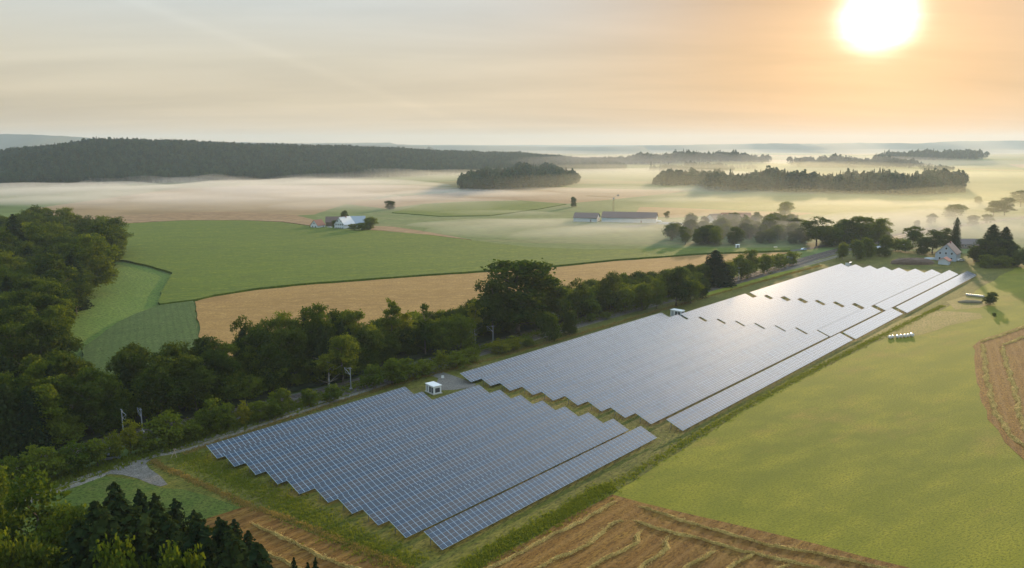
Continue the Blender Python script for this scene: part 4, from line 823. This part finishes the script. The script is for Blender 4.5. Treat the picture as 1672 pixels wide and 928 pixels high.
# rough verge tufts (nobody could count them)
def tufts(name, label, line_px, width, n, mat, hmin, hmax, seed):
    l = smoothline([G(*p, 0) for p in line_px], 10); g = np.random.default_rng(seed); V = []; Fc = []
    L_ = [(l[i+1] - l[i]).length for i in range(len(l)-1)]; cum = np.cumsum([0] + L_); tot = cum[-1]
    for _ in range(n):
        s = g.uniform(0, tot); i = min(len(L_)-1, int(np.searchsorted(cum, s) - 1)); p = l[max(i, 0)].lerp(l[max(i, 0)+1], (s - cum[max(i, 0)]) / max(1e-6, L_[max(i, 0)])); d = (l[max(i, 0)+1] - l[max(i, 0)]).normalized()
        p = p + Vector((-d.y, d.x, 0)) * g.normal() * width / 2.4; h = g.uniform(hmin, hmax)
        for k in range(4):
            a = g.uniform(0, 6.28); r = g.uniform(.15, .5) * h; q = p + Vector((g.uniform(-.3, .3), g.uniform(-.3, .3), 0)); w = Vector((-math.sin(a), math.cos(a), 0)) * h * .22; t = q + Vector((math.cos(a) * r, math.sin(a) * r, h * g.uniform(.6, 1)))
            V += [q - w, q + w, t + w * .6, t - w * .3]; Fc.append(tuple(range(len(V)-4, len(V))))
    o = link(name, mesh(name, V, Fc), mat); tag(o, label, 'grass', kind='stuff')
tufts('tall_grass', 'tall rough grass along the edge of the near stubble field', [(720, 965), (800, 905), (900, 850), (985, 800), (1000, 795)], 2.6, 5500, M['verge'], .2, .48, 1)
tufts('tall_grass', 'strip of rough grass dividing park verge and meadow', [(1000, 795), (1120, 722), (1240, 652), (1400, 568), (1540, 499)], 1.8, 4500, M['verge'], .15, .4, 2)
tufts('tall_grass', 'dry grass bank between the track and the panel rows', [(300, 742), (400, 708), (640, 630), (760, 598), (860, 570), (1000, 530), (1200, 472), (1340, 434)], 1.8, 6000, M['verge_dry'], .2, .45, 3)
tufts('tall_grass', 'dry grass ridge above the lower left stubble', [(250, 752), (262, 762), (300, 778), (360, 805), (410, 828), (480, 852), (560, 886), (640, 918), (700, 950)], 1.2, 2600, M['verge_dry'], .2, .45, 4)
tufts('tall_grass', 'green grass bank below the railway bushes', [(-20, 825), (120, 780), (300, 724), (450, 675), (640, 612), (850, 552), (1000, 510), (1140, 478)], 4, 9000, M['verge'], .3, .8, 5)
tufts('tall_grass', 'rough grass ridge across the near end of the park', [(300, 745), (400, 790), (500, 840), (600, 890), (680, 925)], 5, 5000, M['verge'], .2, .45, 6)

# ------------------------------------------------------------------ buildings
wallw = P('render_white', (.62, .66, .70), .8, noise=.06, nscale=.8); redroof = P('red_tiles', (.26, .11, .07), .8, noise=.25, nscale=1.5); brownroof = P('brown_tiles', (.15, .10, .08), .8, noise=.25, nscale=1.5); metalroof = P('pale_metal_roof', (.36, .40, .43), .45, .3, noise=.08)
timber = P('dark_timber', (.13, .09, .06), .85, noise=.3, nscale=2); pane = P('window_glass', (.03, .04, .05), .1); greywall = P('grey_render', (.45, .46, .47), .85, noise=.1)
def house(loc, rz, L_, W_, h, rh, name, cat, label, wall=wallw, roof=redroof, gable_windows=(), side_windows=0, chimney=False, door=True, over=.5):
    """gable ends at -x and +x; gable_windows = rows of (z, count) on the -x gable"""
    t = empty(name, loc, rz); tag(t, label, cat)
    V = [(-L_/2, -W_/2, -.3), (L_/2, -W_/2, -.3), (L_/2, W_/2, -.3), (-L_/2, W_/2, -.3), (-L_/2, -W_/2, h), (L_/2, -W_/2, h), (L_/2, W_/2, h), (-L_/2, W_/2, h), (-L_/2, 0, h+rh), (L_/2, 0, h+rh)]
    MB().add(V, [(0,1,5,4), (2,3,7,6), (1,2,6,9,5), (3,0,4,8,7), (4,5,9,8), (6,7,8,9), (3,2,1,0)]).build('wall', wall, t)
    b = MB(); th = .22; k = over; sl = rh / (W_/2)
    for s in (-1, 1):
        y0 = s * (W_/2 + k); z0 = h - k * sl + .04; z1 = h + rh + .04
        A = [(-L_/2-k, y0, z0), (L_/2+k, y0, z0), (L_/2+k, 0, z1), (-L_/2-k, 0, z1)]; A2 = [(x, y, z+th) for x, y, z in A]
        b.add(A + A2, [(0,1,2,3), (7,6,5,4), (0,4,5,1), (1,5,6,2), (2,6,7,3), (3,7,4,0)])
    ro = b.build('roof', roof, t)
    if chimney: MB().box(L_*.1-.35, L_*.1+.35, -.9, -.2, h+rh-.7, h+rh+1.0).build('chimney', redroof, ro)
    def win(M_):
        f = MB().box(-.62, .62, -.05, .0, -.02, 1.42, M_).build('window', P('frame', (.7, .7, .68), .5) if 'wf' not in M else M['wf'], t); MB().box(-.5, .5, -.075, -.052, .1, 1.3, M_).build('pane', pane, f)
    for zz, c in gable_windows:
        for i in range(c):
            y = (i - (c-1)/2) * W_ / (c + .6); win(Matrix.Translation((-L_/2 - .003, y, zz)) @ Matrix.Rotation(R(-90), 4, 'Z'))
    for i in range(side_windows): win(Matrix.Translation((-L_/2 + L_ * (i + .7) / (side_windows + .4), -W_/2 - .003, h * .42)))
    if door: MB().box(L_*.22, L_*.22+1.1, -W_/2-.06, -W_/2-.003, 0, 2.1).build('door', timber, t)
    return t
M['wf'] = P('window_frame', (.7, .7, .68), .5)
def at(px, py): p = G(px, py, 0); return (p.x, p.y, 0)
house(at(519, 373), R(62), 9, 8, 3.0, 4.2, 'farmhouse', 'house', 'small white gabled house with red roof at the left of the farm', gable_windows=((1, 2), (4, 1)), roof=redroof)
house(at(563, 374), R(66), 15, 10, 4.5, 5.6, 'farmhouse', 'house', 'white gabled farmhouse with rows of small dark windows', gable_windows=((.7, 4), (3.6, 4), (6.6, 2)), roof=metalroof, chimney=True)
house(at(582, 371), R(16), 15, 11, 4.0, 5.4, 'barn', 'barn', 'pale metal roofed wing right of the white farmhouse', roof=metalroof, wall=greywall, side_windows=3)
house(at(548, 368.5), R(8), 16, 9, 3.6, 4.2, 'barn', 'barn', 'brown roofed barn behind the white farmhouse', roof=brownroof, wall=timber)
house(at(1028, 362), R(-14), 50, 21, 4.2, 4.6, 'barn', 'barn', 'longest barn with reddish roof under the crane', roof=P('rust_roof', (.21, .145, .115), .8, noise=.2), wall=P('pale_cladding', (.52, .58, .62), .8, noise=.12, nscale=.3), side_windows=0)
house(at(958, 361), R(-16), 22, 18, 3.6, 4.0, 'barn', 'barn', 'shorter barn adjoining the longest one on its left', roof=P('rust_roof_dull', (.19, .135, .11), .8, noise=.2), wall=P('pale_cladding_dull', (.50, .56, .60), .8, noise=.12, nscale=.3))
house(at(1168, 363), R(30), 14, 12, 3.2, 4.4, 'farm_building', 'barn', 'small roofed building left of the red roofed farm', roof=brownroof, wall=greywall)
house(at(1201, 364), R(0), 26, 13, 4, 5.0, 'farm_building', 'barn', 'red brown roofed farm building beyond the copse', roof=redroof, wall=greywall, side_windows=4, gable_windows=((1, 2),))
house(at(1222, 364), R(70), 9, 7, 3, 3.4, 'farm_building', 'house', 'white gabled annex at the right of the red roofed farm', roof=redroof, wall=white, gable_windows=((1, 2),))
house(at(1547, 424), R(52), 15, 11.5, 4.6, 5.8, 'village_house', 'house', 'gabled hamlet house with blue grey wall and reddish roof', roof=P('faded_tiles', (.30, .20, .16), .8, noise=.2), wall=P('blue_render', (.40, .46, .53), .85, noise=.06), gable_windows=((.8, 3), (4.0, 3), (7.0, 1)), side_windows=3, chimney=True)
house(at(1542, 431.5), R(50), 7, 5.5, 2.4, 1.6, 'shed', 'shed', 'small red roofed shed in front of the hamlet house', roof=P('bright_tiles', (.42, .15, .09), .7, noise=.15), wall=P('pale_blue_wall', (.52, .58, .62), .8))
house(at(1577, 405), R(-4), 22, 9, 3.2, 3.0, 'barn', 'barn', 'long dark roofed barn behind the tall spruce', roof=P('grey_brown_roof', (.17, .14, .13), .8), wall=P('old_brick', (.27, .21, .18), .85, noise=.2), side_windows=4)
# crane
def crane():
    p = G(1002, 358, 0); t = empty('construction_crane', (p.x, p.y + 4, 0), R(0)); tag(t, 'slender yellow crane with a level jib above the long barn', 'crane')
    m = P('crane_paint', (.38, .28, .14), .6); H = 20.5
    b = MB(); w = .55
    for x in (-w, w):
        for y in (-w, w): b.bar((x, y, 0), (x, y, H), .11, .11, 4)
    for i in range(14):
        z0, z1 = H * i / 14, H * (i + 1) / 14; s = 1 if i % 2 else -1
        for a in (-w, w): b.bar((-w * s, a, z0), (w * s, a, z1), .06, .06, 4); b.bar((a, -w * s, z0), (a, w * s, z1), .06, .06, 4)
    b.build('tower', m, t)
    j = MB(); e = (-26, 4, H + 1.2)
    for o in ((0, 0, 0), (0, 0, 1.0), (0, .8, 0)): j.bar((0, o[1], H + o[2]), (e[0], e[1] + o[1], e[2] + o[2] * .5), .1, .1, 4)
    for i in range(18): a, c = i / 18, (i + 1) / 18; j.bar((e[0]*a, e[1]*a, H + 1.2*a), (e[0]*c, e[1]*c, H + 1 + .7*c), .05, .05, 4)
    j.build('jib', m, t); k = MB(); k.bar((0, 0, H), (4.5, -.7, H + 3.4), .12, .1, 5); k.bar((4.5, -.7, H + 3.4), (-9, 1.3, H + 1.3), .04, .04, 4); k.build('counter_jib', m, t)
    MB().box(3.2, 5.2, -1.4, 0, H + 1.4, H + 2.8).build('counterweight', conc, t); MB().box(-.7, .7, -1.4, -.6, H - 1.6, H - .1).build('cab', greywall, t)
crane()
# cars
def car(px, py, rz, label, paint, L_=4.3):
    p = G(px, py, 0); t = empty('parked_car', (p.x, p.y, .14), rz); tag(t, label, 'car', 'cars')
    prof = [(-L_/2, .35), (-L_/2, .8), (-L_*.36, .92), (-L_*.22, 1.42), (L_*.2, 1.42), (L_*.34, .92), (L_/2, .75), (L_/2, .35)]
    def ext(pr, w, w2): 
        n = len(pr); V = [(x, -(w2 if z > 1 else w), z) for x, z in pr] + [(x, (w2 if z > 1 else w), z) for x, z in pr]; return V, [tuple(range(n))[::-1], tuple(range(n, 2*n))] + [(i, (i+1) % n, n + (i+1) % n, n + i) for i in range(n)]
    MB().add(*ext(prof, .86, .72)).build('body', paint, t, .05)
    g = P('car_glass', (.02, .025, .03), .08) if 'cg' not in M else M['cg']
    MB().add(*ext([(-L_*.33, .95), (-L_*.215, 1.36), (L_*.19, 1.36), (L_*.32, .95)], .875, .75)).build('windows', g, t)
    for x in (-L_*.3, L_*.3):
        for y in (-.8, .8): MB().bar((x, y - .11, .32), (x, y + .11, .32), .32, .32, 14).build('wheel', P('tyre', (.02, .02, .02), .9) if 'ty' not in M else M['ty'], t)
    for y in (-.6, .6): MB().box(L_/2 - .02, L_/2 + .03, y - .16, y + .16, .6, .74).build('headlight', white, t)
M['cg'] = P('car_glass', (.02, .025, .03), .08); M['ty'] = P('tyre', (.02, .02, .02), .9)
car(1312, 409, R(25), 'pale blue car on the road by the big dark tree', P('car_blue', (.45, .6, .75), .3, coat=.5))
car(1568, 427, R(10), 'white car parked right of the hamlet house', P('car_white', (.78, .8, .82), .3, coat=.5), 4.6)
car(538, 373, R(5), 'white car parked between the two farmhouses', P('car_cream', (.8, .8, .78), .3, coat=.5))
car(180, 752, R(20), 'dark grey car half hidden under the trackside bushes', P('car_grey', (.16, .18, .2), .3, coat=.5))
# sheeted heaps, woodpile
def heap(px, py, w, d, h, name, cat, label, mat, seed=1, rz=0):
    g = random.Random(seed); p = G(px, py, 0); V = []; n, k = 26, 9
    for j in range(k):
        s = j / (k - 1)
        for i in range(n):
            a = 6.283 * i / n; r = math.cos(s * math.pi / 2) ** .6; V.append((w/2 * r * math.cos(a) * g.uniform(.94, 1.06), d/2 * r * math.sin(a) * g.uniform(.94, 1.06), h * math.sin(s * math.pi / 2) * g.uniform(.9, 1.05) - .02))
    Fc = [(j*n+i, j*n+(i+1) % n, (j+1)*n+(i+1) % n, (j+1)*n+i) for j in range(k-1) for i in range(n)]
    o = link(name, mesh(name, V, Fc, smooth=False), mat); o.location = (p.x, p.y, 0); o.rotation_euler = (0, 0, rz); tag(o, label, cat)
heap(1490, 431, 26, 10, 3.6, 'brush_heap', 'heap', 'broad reddish brown brush heap left of the hamlet house', P('brush', (.13, .085, .06), .95, noise=.5, nscale=.6), 3)
heap(1519, 424, 9, 3, 1.3, 'sheeted_stack', 'stack', 'low stack under a pale sheet before the hamlet house', P('pale_sheet', (.5, .56, .58), .5), 4)
heap(1073, 362.5, 9, 3.5, 1.6, 'silage_heap', 'heap', 'bright white sheeted heap at the end of the longest barn', P('white_sheet', (.85, .85, .83), .4), 5)
heap(1095, 366, 24, 7, 1.6, 'silage_clamp', 'silage clamp', 'long grey sheeted silage clamp right of the barns', P('grey_sheet', (.33, .36, .38), .5), 6)
heap(1112, 374, 6, 3, 1.5, 'sheeted_stack', 'stack', 'cream sheeted stack below the silage clamp', P('cream_sheet', (.7, .66, .55), .5), 7)
heap(1158, 364, 5, 3, 1.8, 'sheeted_stack', 'stack', 'white sheeted stack before the small farm building', P('white_sheet_farm', (.8, .8, .78), .5), 8)
heap(1584, 494, 11, 5, 1.0, 'brush_heap', 'heap', 'low heap of cut brush left of the lone round bush', P('brush_pale', (.14, .12, .07), .95, noise=.5, nscale=.8), 9)
# thin smoke plume on the skyline
# ------------------------------------------------------------------ haze and ground mist
def vol(name, dens, colr, ani=.4):
    m, nt, out = newmat(name); v = nt.nodes.new('ShaderNodeVolumePrincipled'); v.inputs['Color'].default_value = (*colr, 1); v.inputs['Density'].default_value = dens; v.inputs['Anisotropy'].default_value = ani
    nt.links.new(v.outputs[0], out.inputs['Volume']); return m
hz = MB().box(-12990, 12990, -480, 12990, -2.0, 232).build('haze', vol('haze', 0.80e-4, (.60, .75, .90), .28)); tag(hz, 'pale morning haze filling the air', 'haze', kind='stuff')
def mist(px, py, wpx, depth, h, dens, label, z=0, rz=0, tint=(.72, .72, .71), g=.3):
    """flat lens of fog lying on the ground; centre seen at the given photo point"""
    p = G(px, py); rx = wpx * p.y / F / 2; bm = bmesh.new(); bmesh.ops.create_icosphere(bm, subdivisions=4, radius=1)
    s = random.uniform(0, 9)
    for v in bm.verts:
        c = v.co; k = 1 + .16 * math.sin(3 * c.x + s) + .12 * math.sin(5 * c.y + 2 * c.x + s); c.x *= rx * k; c.y *= depth / 2 * k; c.z *= h * (1 + .3 * math.sin(c.x / rx * 7 + s) * math.cos(c.y / depth * 9))
    me = bpy.data.meshes.new('mist'); bm.to_mesh(me); bm.free()
    o = link('mist', me, vol('mist', dens, tint, g)); o.location = (p.x, p.y, p.z + z); o.rotation_euler = (0, 0, rz); tag(o, label, 'mist', kind='stuff')
mist(300, 318, 900, 560, 8, .0050, 'thick white mist bank under the wooded hill on the left')
mist(60, 312, 500, 420, 10, .006, 'mist at the left foot of the wooded hill')
mist(470, 306, 420, 400, 12, .006, 'mist tongue under the middle of the wooded hill')
mist(420, 322, 520, 260, 6, .005, 'low bright mist sheet over the left valley')
mist(660, 335, 340, 260, 6, .004, 'thin mist beside the lone misty tree')
mist(640, 290, 520, 600, 16, .0022, 'mist along the right foot of the wooded hill')
mist(900, 318, 700, 300, 6, .0026, 'thin mist over the sandy fields at the centre')
mist(1050, 288, 600, 900, 14, .0020, 'mist between the central woods')
mist(1300, 322, 700, 200, 6, .0012, 'mist in front of the long straight wood')
mist(1500, 345, 600, 220, 9, .0012, 'mist over the pale green field on the right')
mist(1300, 285, 900, 800, 12, .0007, 'mist behind the long straight wood')
mist(1150, 262, 900, 1400, 20, .0005, 'far mist in the valley behind the woods')
mist(1600, 268, 900, 1200, 18, .0006, 'far mist at the right behind the woods')
mist(1560, 375, 460, 190, 15, .0034, 'thin mist among the hamlet trees')
mist(1300, 385, 760, 190, 16, .0034, 'thin mist around the copse')
mist(860, 372, 460, 140, 5, .0065, 'thin mist over the hollow behind the green field')
mist(1300, 250, 3000, 2500, 30, .00032, 'wide sea of fog before the horizon')
mist(1420, 300, 1500, 1700, 34, .00040, 'warm golden haze lying over the right hand fields', tint=(.53, .54, .40), g=.5)
mist(1480, 360, 1100, 380, 26, .0012, 'warm haze around the hamlet and the road trees', tint=(.53, .54, .40), g=.5)
for k, (mx, my, mw, md, mh) in enumerate([(90, 330, 260, 120, 7), (210, 322, 180, 90, 9), (330, 328, 300, 90, 6), (450, 312, 200, 120, 10), (560, 322, 240, 80, 6), (150, 310, 160, 100, 12), (700, 326, 200, 60, 5), (820, 350, 240, 50, 4), (1120, 330, 220, 60, 6), (1380, 335, 260, 60, 7), (1590, 340, 240, 70, 8)]):
    mist(mx, my, mw, md, mh, .006 if k < 6 else .004, ['small white fog wisp low over the left valley', 'small fog wisp over the middle fields', 'small fog wisp over the right fields'][0 if mx < 640 else 1 if mx < 1000 else 2] + ', patch %s from the left' % ORD[sorted([90, 210, 330, 450, 560, 150, 700, 820, 1120, 1380, 1590]).index(mx)])
mist(180, 300, 300, 160, 13, .004, 'ragged mist scrap against the foot of the hill'); mist(330, 300, 200, 120, 15, .004, 'small mist puff under the wooded hill'); mist(540, 300, 260, 150, 12, .004, 'thin mist scrap before the wooded hill')
mist(760, 318, 260, 140, 7, .005, 'mist scrap at the left end of the wood island'); mist(1010, 312, 300, 120, 7, .004, 'mist scrap between the woods'); mist(1180, 312, 240, 120, 10, .005, 'mist scrap at the left end of the straight wood')
print('objects', len(bpy.data.objects))
